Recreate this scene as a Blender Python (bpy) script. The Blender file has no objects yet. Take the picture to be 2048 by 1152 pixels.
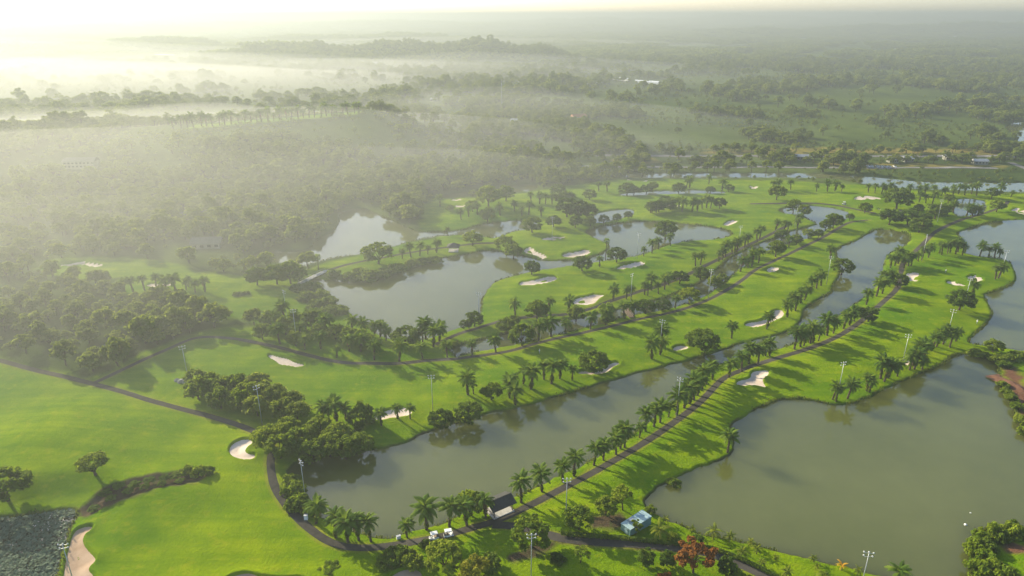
import bpy, bmesh, math, random
import numpy as np
from mathutils import Vector, Matrix

random.seed(7)
RNG = np.random.default_rng(11)
SC = bpy.context.scene
COL = SC.collection
R = math.radians

# ------------------------------------------------------------------ camera
CAM_H = 120.0                      # metres above the ponds
FPX = 1384.0                       # focal length in pixels of a 2048 px wide frame
PITCH = math.atan((576 - 28) / FPX)
cam_data = bpy.data.cameras.new('camera')
cam_data.sensor_width = 36.0
cam_data.lens = 36.0 * FPX / 2048.0
cam_data.clip_start = 1.0
cam_data.clip_end = 120000.0
cam = bpy.data.objects.new('camera', cam_data)
cam.location = (0, 0, CAM_H)
cam.rotation_euler = (math.pi / 2 - PITCH, 0, 0)
COL.objects.link(cam)
SC.camera = cam

# ------------------------------------------------------------------ sky, sun, exposure
SUN_AZ, SUN_EL = -49.0, 22.0       # degrees from +Y (positive to the right), elevation
world = bpy.data.worlds.new('World')
SC.world = world
world.use_nodes = True
wn = world.node_tree
sky = wn.nodes.new('ShaderNodeTexSky')
sky.sky_type = 'NISHITA'
sky.sun_disc = False
sky.sun_elevation = R(SUN_EL)
sky.sun_rotation = R(SUN_AZ)
sky.altitude = 2000
sky.air_density = 1.0
sky.dust_density = 7.0
sky.ozone_density = 1.0
wn.links.new(sky.outputs[0], wn.nodes['Background'].inputs[0])
wn.nodes['Background'].inputs[1].default_value = 0.14
sun_data = bpy.data.lights.new('sun', 'SUN')
sun_data.energy = 5.0
sun_data.angle = R(0.5)
sun_data.color = (1.0, 0.895, 0.655)
sun = bpy.data.objects.new('sun', sun_data)
to_sun = Vector((math.sin(R(SUN_AZ)) * math.cos(R(SUN_EL)), math.cos(R(SUN_AZ)) * math.cos(R(SUN_EL)), math.sin(R(SUN_EL))))
sun.rotation_euler = to_sun.to_track_quat('Z', 'Y').to_euler()
COL.objects.link(sun)
SC.view_settings.view_transform = 'Standard'
SC.view_settings.look = 'None'
SC.view_settings.gamma = 1.0
SC.view_settings.use_curve_mapping = False
SC.view_settings.exposure = 1.22
HAZE_DENSITY = 0.00043
HAZE_G = 0.40
SC.render.engine = 'CYCLES'
cy = SC.cycles
cy.use_denoising = True
try: cy.denoiser = 'OPENIMAGEDENOISE'
except Exception: pass
cy.max_bounces = 5; cy.diffuse_bounces = 3; cy.glossy_bounces = 2; cy.transmission_bounces = 2
cy.volume_bounces = 0; cy.transparent_max_bounces = 6
cy.use_adaptive_sampling = True; cy.adaptive_threshold = 0.015
cy.caustics_reflective = False; cy.caustics_refractive = False

# ------------------------------------------------------------------ geometry of the place
_sp, _cp = math.sin(PITCH), math.cos(PITCH)
def ray(px, py):
    r, u = (px - 1024) / FPX, (576 - py) / FPX
    return np.array((r, _cp + u * _sp, -_sp + u * _cp))
def P(px, py, z=1.2):
    """photo pixel -> point of the level plane z"""
    d = ray(px, py)
    t = (z - CAM_H) / d[2]
    return d[0] * t, d[1] * t
def at_y(px, py, Y):
    d = ray(px, py); t = Y / d[1]
    return d[0] * t, Y, CAM_H + d[2] * t
def mpp(px, py, z=1.2):
    """metres per photo pixel at that ground point"""
    d = ray(px, py); t = (z - CAM_H) / d[2]
    return t / FPX
TILES = {1: (0, 3.0), 2: (360, 3.0), 3: (720, 1365 / 512)}
def Z(r, c, s):
    y0, k = TILES[r]; out = []
    for w in s.split():
        a, b = w.split(',')[:2]
        out.append(((c - 1) * 512 + float(a) / k, y0 + float(b) / k))
    return out
def PX(s):
    return [tuple(float(q) for q in w.split(',')) for w in s.split()]

def vnoise(x, y, seed=0):
    x = np.asarray(x, float); y = np.asarray(y, float)
    xi = np.floor(x).astype(np.int64); yi = np.floor(y).astype(np.int64)
    fx = x - xi; fy = y - yi
    fx = fx * fx * (3 - 2 * fx); fy = fy * fy * (3 - 2 * fy)
    def h(i, j):
        n = (i * 374761393 + j * 668265263 + seed * 1442695041) & 0x7fffffff
        n = ((n ^ (n >> 13)) * 1274126177) & 0x7fffffff
        return ((n ^ (n >> 16)) & 0xffff) / 65535.0
    a = h(xi, yi); b = h(xi + 1, yi); c = h(xi, yi + 1); d = h(xi + 1, yi + 1)
    return (a * (1 - fx) + b * fx) * (1 - fy) + (c * (1 - fx) + d * fx) * fy
def fbm(x, y, seed=0, n=4):
    s = 0; a = 0.5; t = 0
    for k in range(n):
        s = s + a * vnoise(x * 2 ** k, y * 2 ** k, seed + k); t += a; a *= 0.5
    return s / t
def sstep(a, b, x):
    t = np.clip((x - a) / (b - a), 0, 1)
    return t * t * (3 - 2 * t)
def chaikin(pts, n=2, closed=True):
    p = np.array(pts, float)
    for _ in range(n):
        if closed:
            q = np.roll(p, -1, 0)
            p = np.stack((0.75 * p + 0.25 * q, 0.25 * p + 0.75 * q), 1).reshape(-1, 2)
        else:
            a, b = p[:-1], p[1:]
            m = np.stack((0.75 * a + 0.25 * b, 0.25 * a + 0.75 * b), 1).reshape(-1, 2)
            p = np.vstack((p[:1], m[1:-1] if len(m) > 2 else m, p[-1:]))
    return p
def world_poly(pxs, z=1.2, n=2, closed=True):
    return chaikin([P(a, b, z) for a, b in pxs], n, closed)
def seg_d2(x, y, a, b):
    dx, dy = b[0] - a[0], b[1] - a[1]
    L = dx * dx + dy * dy + 1e-9
    t = np.clip(((x - a[0]) * dx + (y - a[1]) * dy) / L, 0, 1)
    return (x - a[0] - t * dx) ** 2 + (y - a[1] - t * dy) ** 2
def sdf(x, y, poly, margin=18.0):
    """signed distance, negative inside; 'margin' or more away is just large"""
    out = np.full(x.shape, 1e3)
    lo = poly.min(0) - margin; hi = poly.max(0) + margin
    m = (x > lo[0]) & (x < hi[0]) & (y > lo[1]) & (y < hi[1])
    if not m.any(): return out
    xs, ys = x[m], y[m]
    d2 = np.full(xs.shape, 1e9); ins = np.zeros(xs.shape, bool)
    for k in range(len(poly)):
        a, b = poly[k], poly[(k + 1) % len(poly)]
        d2 = np.minimum(d2, seg_d2(xs, ys, a, b))
        if a[1] != b[1]:
            c = ((a[1] > ys) != (b[1] > ys)) & (xs < (b[0] - a[0]) * (ys - a[1]) / (b[1] - a[1]) + a[0])
            ins ^= c
    d = np.sqrt(d2)
    out[m] = np.where(ins, -d, d)
    return out
def line_d(x, y, line, margin=8.0):
    out = np.full(x.shape, 1e3)
    for k in range(len(line) - 1):
        a, b = line[k], line[k + 1]
        m = (x > min(a[0], b[0]) - margin) & (x < max(a[0], b[0]) + margin) & (y > min(a[1], b[1]) - margin) & (y < max(a[1], b[1]) + margin)
        if m.any():
            out[m] = np.minimum(out[m], np.sqrt(seg_d2(x[m], y[m], a, b)))
    return out

# ------------------------------------------------------------------ ponds (traced on the water level)
POND_PX = {
 'right_pond': PX('1285,1005 1312,1028 1335,1043 1361,1050 1399,1069 1437,1076 1489,1084 1536,1097 1592,1110 1648,1123 1693,1134 1742,1146 1790,1158 1850,1200 1935,1215 1938,1150 1940,1085 1947,1062 2016,1054 2120,1062 2160,980 2075,905 2048,870 2031,832 2020,799 2001,769 1995,745 1999,730 1969,713 1929,708 1903,713 1896,724 1873,735 1840,750 1806,763 1776,776 1750,791 1723,803 1693,810 1663,812 1633,804 1603,798 1570,799 1536,807 1493,832 1466,847 1461,862 1468,885 1466,907 1448,919 1399,937 1361,952 1335,964 1309,982'),
 'far_right_pond': PX('1936,688 1949,670 1973,650 1986,633 1983,617 1969,593 1973,588 2003,580 2029,567 2035,553 2029,537 2016,520 1979,515 1949,512 1929,507 1933,493 1919,473 1914,467 1929,460 1956,452 1996,442 2048,439 2200,440 2330,500 2330,660 2200,715 2048,703 2009,697 1970,692'),
 'long_pond': PX('587,983 606,1013 636,1031 670,1046 700,1060 722,1067 752,1073 778,1077 797,1069 831,1060 850,1056 887,1046 925,1028 962,1016 985,1009 1024,997 1058,982 1080,970 1114,953 1152,938 1182,922 1212,904 1249,884 1279,859 1309,833 1347,806 1384,769 1399,750 1422,739 1448,724 1490,714 1536,704 1556,697 1589,688 1623,673 1646,653 1669,637 1696,617 1723,598 1750,575 1763,557 1766,527 1776,507 1810,493 1819,480 1816,467 1783,460 1753,459 1736,468 1716,482 1686,492 1671,502 1676,520 1683,547 1668,567 1663,587 1643,597 1619,610 1606,627 1599,653 1569,667 1536,675 1491,685 1441,703 1391,718 1340,731 1294,743 1234,759 1174,778 1118,793 1069,808 1024,817 973,829 943,842 902,849 868,861 838,874 823,883 775,896 722,907 662,910 610,918 580,934 576,960'),
 'island_pond': PX('613,556 635,570 655,590 679,613 699,627 725,648 759,672 800,683 850,681 895,664 925,653 959,641 961,607 965,593 975,577 992,563 1024,553 1057,545 1104,537 1141,532 1174,527 1211,522 1257,515 1284,510 1314,498 1344,488 1377,482 1424,480 1454,475 1467,467 1441,457 1407,452 1374,448 1330,446 1284,443 1257,445 1224,450 1197,455 1164,463 1191,476 1214,487 1221,494 1214,503 1191,514 1157,520 1107,523 1067,519 1044,512 1024,510 1005,506 992,502 969,502 929,510 885,517 845,530 812,542 772,552 729,557 685,560 655,561 639,558'),
 'bright_pond': PX('603,536 579,528 540,524 505,520 507,505 545,503 585,505 622,499 628,488 642,475 669,462 679,447 679,425 699,420 725,417 745,424 765,434 795,446 822,460 849,465 889,465 930,460 965,449 1000,444 1040,440 1078,446 1070,458 1024,463 990,478 970,474 925,470 879,473 845,477 805,488 779,495 725,508 679,515 645,522 622,528'),
 'reed_pond': PX('1187,430 1211,423 1237,420 1264,418 1270,427 1254,434 1224,442 1194,448 1182,441'),
 'strip_pond': PX('1241,387 1300,383 1380,380 1450,383 1450,388 1380,387 1300,390 1241,392'),
 'road_canal': PX('1245,348 1300,347 1400,347 1520,346 1650,347 1720,352 1776,357 1809,361 1870,365 2048,366 2250,368 2250,386 2048,385 1930,381 1803,377 1740,371 1700,362 1650,356 1520,355 1380,356 1300,356 1245,355'),
 'mist_pond': PX('865,394 902,388 949,382 992,376 1040,369 1074,369 1074,380 1024,386 980,391 930,394 885,397'),
 'bend_pond': PX('1559,421 1573,415 1613,412 1646,413 1683,420 1703,428 1699,435 1679,444 1658,455 1640,452 1620,440 1596,430 1566,427'),
 'grove_pond': PX('1906,400 1936,396 1969,401 1974,415 1966,428 1919,435 1908,427 1903,412'),
 'marsh_lake': PX('2009,250 2036,244 2110,243 2150,270 2100,292 2046,286 2033,283 2041,274 2019,263'),
 'lily_pond': PX('-160,1040 -60,1040 0,1038 75,1030 127,1021 150,1018 155,1030 142,1050 135,1076 127,1102 122,1132 112,1165 100,1230 -160,1260'),
}
PONDS = {k: world_poly(v, 0.0) for k, v in POND_PX.items()}
CANAL_PX = PX('905,706 955,692 1005,682 1050,672 1100,660 1150,649 1200,638 1240,627 1290,617 1340,606 1390,588 1430,563 1460,535 1490,512 1530,492 1580,477 1620,462 1652,451')
_cl = chaikin([P(a, b, 0) for a, b in CANAL_PX], 2, False)
_tn = np.gradient(_cl, axis=0); _tn /= np.linalg.norm(_tn, axis=1)[:, None]
_nr = np.stack((-_tn[:, 1], _tn[:, 0]), 1)
_wd = (5.0 + 1.6 * (vnoise(np.arange(len(_cl)) * 0.35, np.zeros(len(_cl)), 5) - .5) * 2)[:, None]
PONDS['canal'] = np.vstack((_cl + _nr * _wd, (_cl - _nr * _wd)[::-1]))

# ------------------------------------------------------------------ cart paths and roads
PATHS = {
 'cart_path_long': (1.15, PX('-300,640 -120,690 0,722 100,747 190,770 270,795 350,815 420,833 480,851 520,870 545,893 541,915 541,937 549,975 579,1016 617,1054 662,1085 714,1094 774,1089 834,1080 887,1069 932,1057 984,1043 1024,1026 1080,998 1129,972 1174,949 1219,924 1264,898 1309,870 1347,844 1380,819 1407,797 1429,772 1448,754 1482,739 1536,719 1603,700 1669,677 1713,650 1756,613 1797,578 1803,545 1804,525 1828,505 1850,483 1868,465 1905,445 1960,427 2010,412 2017,400')),
 'cart_path_hedge': (1.35, PX('985,1048 1025,1050 1065,1060 1106,1074 1148,1082 1211,1087 1286,1090 1361,1096 1418,1104 1455,1118 1493,1133 1526,1149 1570,1180 1640,1230')),
 'cart_path_middle': (1.05, PX('188,768 240,743 293,717 333,700 387,674 450,676 512,686 562,697 612,710 662,722 712,728 795,728 862,720 929,713 992,705 1024,700 1074,683 1124,672 1174,662 1224,650 1274,637 1324,628 1374,615 1424,595 1464,573 1491,555 1507,540 1536,526 1576,508 1613,490 1649,472 1679,453 1700,442 1738,440')),
 'cart_path_upper': (1.1, PX('872,688 912,667 955,655 995,643 1041,635 1091,630 1134,627 1174,618 1225,600 1277,583 1317,573 1374,550 1417,527 1457,507 1507,483 1540,468 1575,450')),
 'cart_path_bend': (1.3, PX('1500,408 1545,407 1586,405 1636,405 1679,410 1723,420 1756,428')),
 'cart_path_peninsula': (1.1, PX('606,560 640,545 700,528 780,513 850,500 905,492 960,486 1000,487')),
}
PATHW = {k: (w, world_poly(p, 1.2, 2, False)) for k, (w, p) in PATHS.items()}
ROADS = {
 'far_road': (4.5, PX('1180,311 1400,312 1600,313 1800,313 2000,312 2300,311')),
 'frontage_road': (3.0, PX('1150,333 1400,334 1600,335 1800,336 1950,336 2010,338')),
 'side_road': (3.0, PX('2020,325 2050,337 2110,365')),
}
ROADW = {k: (w, world_poly(p, 1.2, 1, False)) for k, (w, p) in ROADS.items()}

# ------------------------------------------------------------------ bunkers
BUNK = [
 (Z(2,2,'60,1055 90,1043 140,1058 200,1068 232,1088 300,1100 297,1115 250,1128 190,1120 140,1117 112,1092 75,1078'), 'bone shaped sand bunker on the misty left end of the middle fairway'),
 (PX('454,904 460,890 476,880 495,876 508,879 509,888 498,895 492,902 500,908 513,908 514,915 505,921 484,923 464,917'), 'kidney shaped sand bunker beside the big trees at the pond end'),
 (Z(3,2,'620,328 622,285 690,264 760,250 800,249 822,265 846,275 815,302 740,312 680,324'), 'sand bunker with three oil palms standing in front of it'),
 (PX('146,1056 161,1048 184,1045 192,1050 180,1063 169,1069 172,1086 188,1103 196,1112 191,1123 177,1133 191,1144 197,1158 190,1185 118,1185 120,1150 127,1102 137,1072'), 'long wavy waste bunker between the lily pond and the green'),
 (PX('443,1158 470,1144 500,1140 522,1147 560,1153 600,1148 618,1156 600,1178 450,1180'), 'sand bunker cut off by the bottom edge of the photo'),
 (PX('774,1154 793,1140 816,1133 836,1135 848,1144 847,1160 830,1170 785,1168'), 'rounded sand bunker behind the leafy shrub bed at the bottom'),
 (Z(3,3,'338,62 380,47 440,57 500,22 540,4 582,6 579,22 540,36 522,60 480,69 400,77 350,76'), 'long sand bunker half hidden by a round tree on the middle fairway'),
 (PX('1469,765 1474,759 1500,754 1499,744 1508,738 1536,737 1542,743 1538,750 1528,755 1530,765 1536,771 1530,774 1505,769 1490,773 1475,771'), 'big three lobed white bunker right of the long cart path'),
 (Z(2,3,'954,1006 980,988 1030,982 1066,990 1062,1006 1020,1019 970,1023'), 'oval sand bunker left of the widest round tree'),
 (PX('1485,648 1497,643 1517,640 1532,633 1538,625 1548,618 1563,617 1571,623 1566,633 1549,641 1536,648 1517,653 1497,654'), 'large crescent sand bunker with a lone palm before it'),
 (PX('1529,539 1536,533 1550,531 1561,535 1558,541 1545,545 1534,544'), 'small oval bunker near the far end of the middle fairway'),
 (Z(2,4,'820,560 850,549 905,555 920,568 890,580 880,590 907,600 897,609 850,609 828,600 850,580 828,572'), 'hourglass shaped bunker beside the cart path bend'),
 (Z(2,4,'1060,606 1085,596 1120,603 1145,618 1202,622 1206,633 1150,638 1100,629 1073,619'), 'left one of the two bunkers by the right hand pond'),
 (Z(2,4,'1185,580 1215,569 1255,569 1266,582 1305,590 1290,606 1250,609 1213,596'), 'right one of the two bunkers by the right hand pond'),
 (Z(2,3,'357,722 395,704 450,699 490,687 556,689 562,699 522,716 497,746 430,749 367,747'), 'wide sand bunker at the near edge of the upper green'),
 (Z(2,3,'33,626 60,609 120,609 170,594 220,582 270,587 280,600 240,621 170,634 100,639 48,638'), 'long sand bunker at the left end of the upper green'),
 (Z(2,3,'618,536 650,521 700,514 740,501 790,502 807,515 780,526 730,539 660,543 628,544'), 'sand bunker in the middle of the upper fairway'),
 (Z(2,3,'288,451 320,434 390,429 420,417 470,419 482,430 450,443 400,456 330,459'), 'sand bunker on the near side of the island green'),
 (Z(2,3,'168,355 220,337 300,331 332,338 310,351 240,361 188,363'), 'sand bunker on the far side of the island green'),
 (Z(2,3,'53,426 90,404 132,408 142,425 172,435 217,450 212,463 170,466 148,451 108,441'), 'broken sand bunker at the left tip of the island green'),
 (Z(2,3,'1263,263 1300,244 1340,237 1364,245 1340,263 1300,271 1268,271'), 'sand bunker right of the islet pond'),
 (Z(2,2,'1163,116 1200,104 1247,115 1220,126 1178,126'), 'farther of two pale bunkers beside the misty pond'),
 (Z(2,2,'1183,156 1220,146 1272,152 1262,161 1200,164'), 'nearer of two pale bunkers beside the misty pond'),
 (PX('2020,420 2033,414 2050,421 2075,424 2070,430 2045,427 2030,424'), 'sand bunker touching the right edge of the photo'),
 (Z(2,4,'498,119 560,108 682,117 674,126 520,127'), 'flat bunker under a grassy lip near the palm row by the canal'),
 (Z(2,4,'648,173 692,167 682,181 653,181'), 'small bunker left of the largest dark tree'),
 (Z(2,4,'778,180 817,181 812,191 782,190'), 'small pinkish bunker right of the largest dark tree'),
 (Z(2,4,'745,1088 800,1069 883,1069 873,1092 830,1117 778,1112'), 'sand bunker behind the palm grove beside the right pond'),
 (Z(2,1,'348,516 420,502 470,499 520,489 570,499 632,505 612,521 540,524 500,511 430,518 370,522'), 'double pale bunker on the misty left fairway'),
 (Z(2,1,'868,627 920,612 960,624 1042,624 1032,642 960,647 888,642'), 'sand bunker behind the palm group on the misty left green'),
 (Z(1,3,'680,1076 740,1072 820,1079 815,1085 700,1086'), 'flat grey bunker on the farthest green near the canal'),
 (Z(2,3,'908,146 950,141 1022,152 1010,160 930,156'), 'bunker behind the tree group left of the far fairway'),
 (Z(1,3,'1418,1117 1450,1112 1482,1122 1470,1129 1430,1127'), 'small bunker on the farthest fairway below the canal trees'),
]
BUNKW = [(world_poly(p, 1.2), lab) for p, lab in BUNK]

# ------------------------------------------------------------------ mown grass, soil and ditch areas
MOWN = [world_poly(PX(s), 1.2, 1) for s in (
 '-900,1700 -900,640 0,716 100,743 190,764 290,705 400,662 560,648 640,600 610,556 600,538 725,505 850,478 880,470 835,455 850,398 930,396 1000,390 1070,382 1170,366 1250,358 1400,358 1700,366 1900,388 2048,388 2500,390 3000,900 3000,1700',
 '205,588 250,545 330,538 430,546 500,556 600,560 650,590 690,640 640,670 520,650 420,622 330,604',
 '70,545 105,515 230,512 330,522 430,548 250,552 190,566',
)]
SOIL = [world_poly(PX(s), 1.2, 1) for s in (
 '150,1012 206,979 262,962 311,952 356,944 394,941 427,946 405,967 356,977 319,984 277,999 232,1009 187,1024 158,1036',
 '1175,1035 1235,1020 1262,1035 1245,1062 1210,1062 1180,1055',
 '1060,1090 1110,1080 1115,1095 1040,1125 1000,1120',
 '1100,1078 1250,1090 1400,1100 1400,1106 1250,1098 1120,1090',
)]
TAN = [world_poly(PX(s), 1.2, 0) for s in ('1400,301 1540,298 1800,297 2000,301 2000,307 1780,308 1540,309 1400,307', '1660,328 1750,330 1990,329 1990,333 1750,334 1660,333', '1230,322 1290,318 1300,324 1240,328')]
DITCH = SOIL[0]
REDDIRT = [world_poly(PX(s), 1.2, 1) for s in (
 '2004,735 2022,728 2040,735 2062,790 2090,850 2075,870 2046,832 2028,800 2014,768',
 '2008,1090 2030,1084 2080,1084 2090,1120 2040,1122 2018,1112')]

# ------------------------------------------------------------------ relief
def gauss(px, py, Y, sx, sy, trees=9.0):
    X, Yy, z = at_y(px, py, Y)
    return (X, Y, max(z - trees, 2.0), sx, sy)
HILLS = [
 gauss(600, 92, 1980, 230, 110, 5), gauss(790, 86, 1980, 190, 110, 5), gauss(960, 82, 1960, 140, 100, 5), gauss(1075, 93, 1950, 85, 90, 5),
 gauss(600, 73, 3200, 300, 200), gauss(800, 69, 3250, 260, 200),
 gauss(320, 80, 2500, 230, 160, 5), gauss(120, 92, 2300, 240, 160, 5),
 gauss(1500, 58, 4300, 420, 260), gauss(1750, 52, 4600, 520, 260), gauss(2000, 50, 4700, 500, 260),
 gauss(1200, 40, 7600, 900, 500), gauss(1500, 33, 8200, 900, 500), gauss(1800, 33, 8200, 900, 500), gauss(2100, 33, 8000, 900, 500),
 gauss(800, 46, 6500, 900, 500), gauss(500, 52, 6200, 700, 500), gauss(150, 60, 5200, 800, 420),
 gauss(1000, 155, 1250, 130, 60), gauss(1300, 60, 5600, 600, 300),
]
# wooded ridge with the palm avenue on its crest
RIDGE = np.array([(-700., 520.), (-470., 560.), (-288., 629.), (-215., 668.), (-152., 705.)])
RIDGE_Z = np.array([20., 22., 24.5, 26., 27.])
MOWN.append(np.vstack((RIDGE[2:] + (0, -8), (RIDGE[2:] + (0, 16))[::-1])))          # lawn strip under the palm avenue
def hills(x, y):
    h = np.zeros(np.shape(x))
    for X, Y, a, sx, sy in HILLS:
        h = np.maximum(h, a * np.exp(-((x - X) / sx) ** 2 - ((y - Y) / sy) ** 2))
    yc = np.interp(x, RIDGE[:, 0], RIDGE[:, 1]); zc = np.interp(x, RIDGE[:, 0], RIDGE_Z)
    front = sstep(-190, -5, y - yc); back = 1 - sstep(16, 150, y - yc)
    end = 1 - sstep(-150, -60, x)
    return np.maximum(h, zc * front * back * end)
def PH(px, py):
    """photo pixel -> first point of the relief along that sight line"""
    d = ray(px, py)
    ts = np.concatenate((np.arange(60, 1500, 2.0), np.arange(1500, 12000, 20.0)))
    z = CAM_H + d[2] * ts
    g = 1.2 + hills(d[0] * ts, d[1] * ts)
    k = np.nonzero(z <= g)[0]
    t = ts[k[0]] if len(k) else ts[-1]
    return d[0] * t, d[1] * t

def mown_mask(x, y):
    m = np.full(np.shape(x), 1e3)
    for p in MOWN: m = np.minimum(m, sdf(x, y, p, 40))
    return 1 - sstep(-2.5, 2.5, m + (vnoise(x / 6, y / 6, 3) - .5) * 5)
def water_sdf(x, y):
    w = np.full(np.shape(x), 1e3)
    for p in PONDS.values(): w = np.minimum(w, sdf(x, y, p))
    return w + np.where(np.abs(w) < 6, (vnoise(x / 3.1, y / 3.1, 17) - .5) * 0.9 + (vnoise(x / 1.3, y / 1.3, 18) - .5) * .45 - .1, 0)
MOUNDS = [(*P(2025, 1090), 9, 1.6), (*P(100, 960), 26, 1.6), (*P(30, 900), 22, 1.8), (*P(540, 590), 16, 1.6), (*P(420, 572), 16, 1.4), (*P(300, 985), 10, .8),
          (*P(1080, 562), 14, .8), (*P(1270, 530), 12, .8), (*P(1190, 595), 11, .8), (*P(1735, 399), 14, 1.6), (*P(2050, 780), 14, 1.5), (*P(120, 850), 20, 1.0)]
def smooth_height(x, y):
    h = 1.25 + 1.5 * (fbm(x / 34, y / 34, 21, 3) - .5) + 0.28 * (vnoise(x / 11, y / 11, 8) - .5)
    for X, Y, s, a in MOUNDS: h = h + a * np.exp(-((x - X) ** 2 + (y - Y) ** 2) / s ** 2)
    return h
def land(x, y, w):
    h = smooth_height(x, y) + hills(x, y)
    bank = 0.62 * (1 - np.exp(-np.maximum(w, 0) / 0.55))
    up = bank + (h - 0.62) * sstep(0.5, 15, w)
    return np.where(w > 0, up, np.maximum(w * 0.8, -1.6))
def ground_z(x, y):
    x = np.atleast_1d(np.asarray(x, float)); y = np.atleast_1d(np.asarray(y, float))
    return land(x, y, water_sdf(x, y))
def gz(x, y): return float(ground_z(x, y)[0])

# ------------------------------------------------------------------ materials
def _mat(name):
    m = bpy.data.materials.new(name); m.use_nodes = True
    nt = m.node_tree
    b = nt.nodes['Principled BSDF']
    return m, nt, b
def N(nt, t, **kw):
    n = nt.nodes.new(t)
    for k, v in kw.items(): setattr(n, k, v)
    return n
def mix(nt, fac, a, b, blend='MIX'):
    n = N(nt, 'ShaderNodeMix', data_type='RGBA', blend_type=blend)
    for sock, v in ((n.inputs[0], fac), (n.inputs[6], a), (n.inputs[7], b)):
        if hasattr(v, 'links') or isinstance(v, bpy.types.NodeSocket): nt.links.new(v, sock)
        elif isinstance(v, (int, float)): sock.default_value = v
        else: sock.default_value = (*v, 1)
    return n.outputs[2]
def noise(nt, scale, detail=3, rough=0.5, vec=None, w=None):
    n = N(nt, 'ShaderNodeTexNoise'); n.inputs['Scale'].default_value = scale
    n.inputs['Detail'].default_value = detail; n.inputs['Roughness'].default_value = rough
    if vec is not None: nt.links.new(vec, n.inputs['Vector'])
    return n.outputs[0]
def ramp(nt, src, a, b):
    n = N(nt, 'ShaderNodeMapRange'); n.inputs[1].default_value = a; n.inputs[2].default_value = b
    nt.links.new(src, n.inputs[0]); return n.outputs[0]
def coords(nt): return N(nt, 'ShaderNodeTexCoord').outputs['Object']
def geo_pos(nt): return N(nt, 'ShaderNodeNewGeometry').outputs['Position']
def attr(nt, name): return N(nt, 'ShaderNodeAttribute', attribute_name=name).outputs['Fac']
def bump(nt, b, src, strength, dist):
    n = N(nt, 'ShaderNodeBump'); n.inputs['Strength'].default_value = strength; n.inputs['Distance'].default_value = dist
    nt.links.new(src, n.inputs['Height']); nt.links.new(n.outputs[0], b.inputs['Normal'])

def plain(name, col, rough=0.7, spec=0.3, metal=0.0, var=0.25, scale=3.0):
    m, nt, b = _mat(name)
    f = ramp(nt, noise(nt, scale, 4, 0.6, coords(nt)), 0.3, 0.7)
    c = mix(nt, f, tuple(v * (1 - var) for v in col), tuple(min(1, v * (1 + var)) for v in col))
    nt.links.new(c, b.inputs['Base Color'])
    b.inputs['Roughness'].default_value = rough; b.inputs['Specular IOR Level'].default_value = spec
    b.inputs['Metallic'].default_value = metal
    return m

def leaf_mat(name, dark, light, warm=None, trans=0.35):
    """leaf surface: diffuse plus light shining through, tint differing from plant to plant and leaf to leaf"""
    m, nt, b = _mat(name)
    oi = N(nt, 'ShaderNodeObjectInfo').outputs['Random']
    pos = geo_pos(nt)
    f1 = ramp(nt, noise(nt, 0.9, 3, 0.6, pos), 0.3, 0.7)
    c = mix(nt, f1, dark, light)
    hs = N(nt, 'ShaderNodeHueSaturation')
    mr = N(nt, 'ShaderNodeMapRange'); nt.links.new(oi, mr.inputs[0]); mr.inputs[3].default_value = 0.475; mr.inputs[4].default_value = 0.515
    nt.links.new(mr.outputs[0], hs.inputs['Hue'])
    mv = N(nt, 'ShaderNodeMapRange'); nt.links.new(oi, mv.inputs[0]); mv.inputs[3].default_value = 1.3; mv.inputs[4].default_value = 0.7
    nt.links.new(mv.outputs[0], hs.inputs['Value'])
    nt.links.new(c, hs.inputs['Color'])
    col = hs.outputs[0]
    nt.links.new(col, b.inputs['Base Color']); b.inputs['Roughness'].default_value = 0.8; b.inputs['Specular IOR Level'].default_value = 0.06
    t = N(nt, 'ShaderNodeBsdfTranslucent')
    tc = mix(nt, 0.5, col, warm or (0.22, 0.30, 0.02)); nt.links.new(tc, t.inputs['Color'])
    ms = N(nt, 'ShaderNodeMixShader'); ms.inputs[0].default_value = trans
    nt.links.new(b.outputs[0], ms.inputs[1]); nt.links.new(t.outputs[0], ms.inputs[2])
    nt.links.new(ms.outputs[0], nt.nodes['Material Output'].inputs['Surface'])
    return m

M = {}
M['leaf'] = leaf_mat('broad_leaf', (0.070, 0.120, 0.010), (0.170, 0.240, 0.020), (0.30, 0.38, 0.02), .46)
M['leaf_wood'] = leaf_mat('woodland_leaf', (0.080, 0.125, 0.017), (0.190, 0.240, 0.034), (0.34, 0.40, 0.03), .48)
M['leaf_light'] = leaf_mat('light_leaf', (0.085, 0.145, 0.010), (0.19, 0.26, 0.018), (0.36, 0.42, 0.02), .42)
M['leaf_yellow'] = leaf_mat('yellow_leaf', (0.13, 0.16, 0.012), (0.28, 0.27, 0.02), (0.4, 0.36, 0.02))
M['leaf_dark'] = leaf_mat('dark_leaf', (0.044, 0.088, 0.010), (0.110, 0.175, 0.018), (0.22, 0.30, 0.015), 0.40)
M['leaf_red'] = leaf_mat('red_leaf', (0.19, 0.065, 0.015), (0.30, 0.125, 0.03), (0.40, 0.16, 0.03))
M['leaf_gold'] = leaf_mat('gold_leaf', (0.42, 0.25, 0.015), (0.55, 0.36, 0.03), (0.6, 0.4, 0.03))
M['frond'] = leaf_mat('palm_frond', (0.055, 0.11, 0.014), (0.135, 0.215, 0.026), (0.30, 0.40, 0.03), 0.40)
M['frond_light'] = leaf_mat('light_palm_frond', (0.10, 0.15, 0.015), (0.19, 0.23, 0.02), (0.34, 0.34, 0.02), 0.35)
M['fern'] = leaf_mat('trunk_fern', (0.06, 0.10, 0.012), (0.13, 0.17, 0.02), (0.3, 0.33, 0.02), 0.35)
M['lily'] = leaf_mat('lily_leaf', (0.060, 0.10, 0.060), (0.15, 0.20, 0.125), (0.13, 0.19, 0.09), 0.2)
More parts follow.
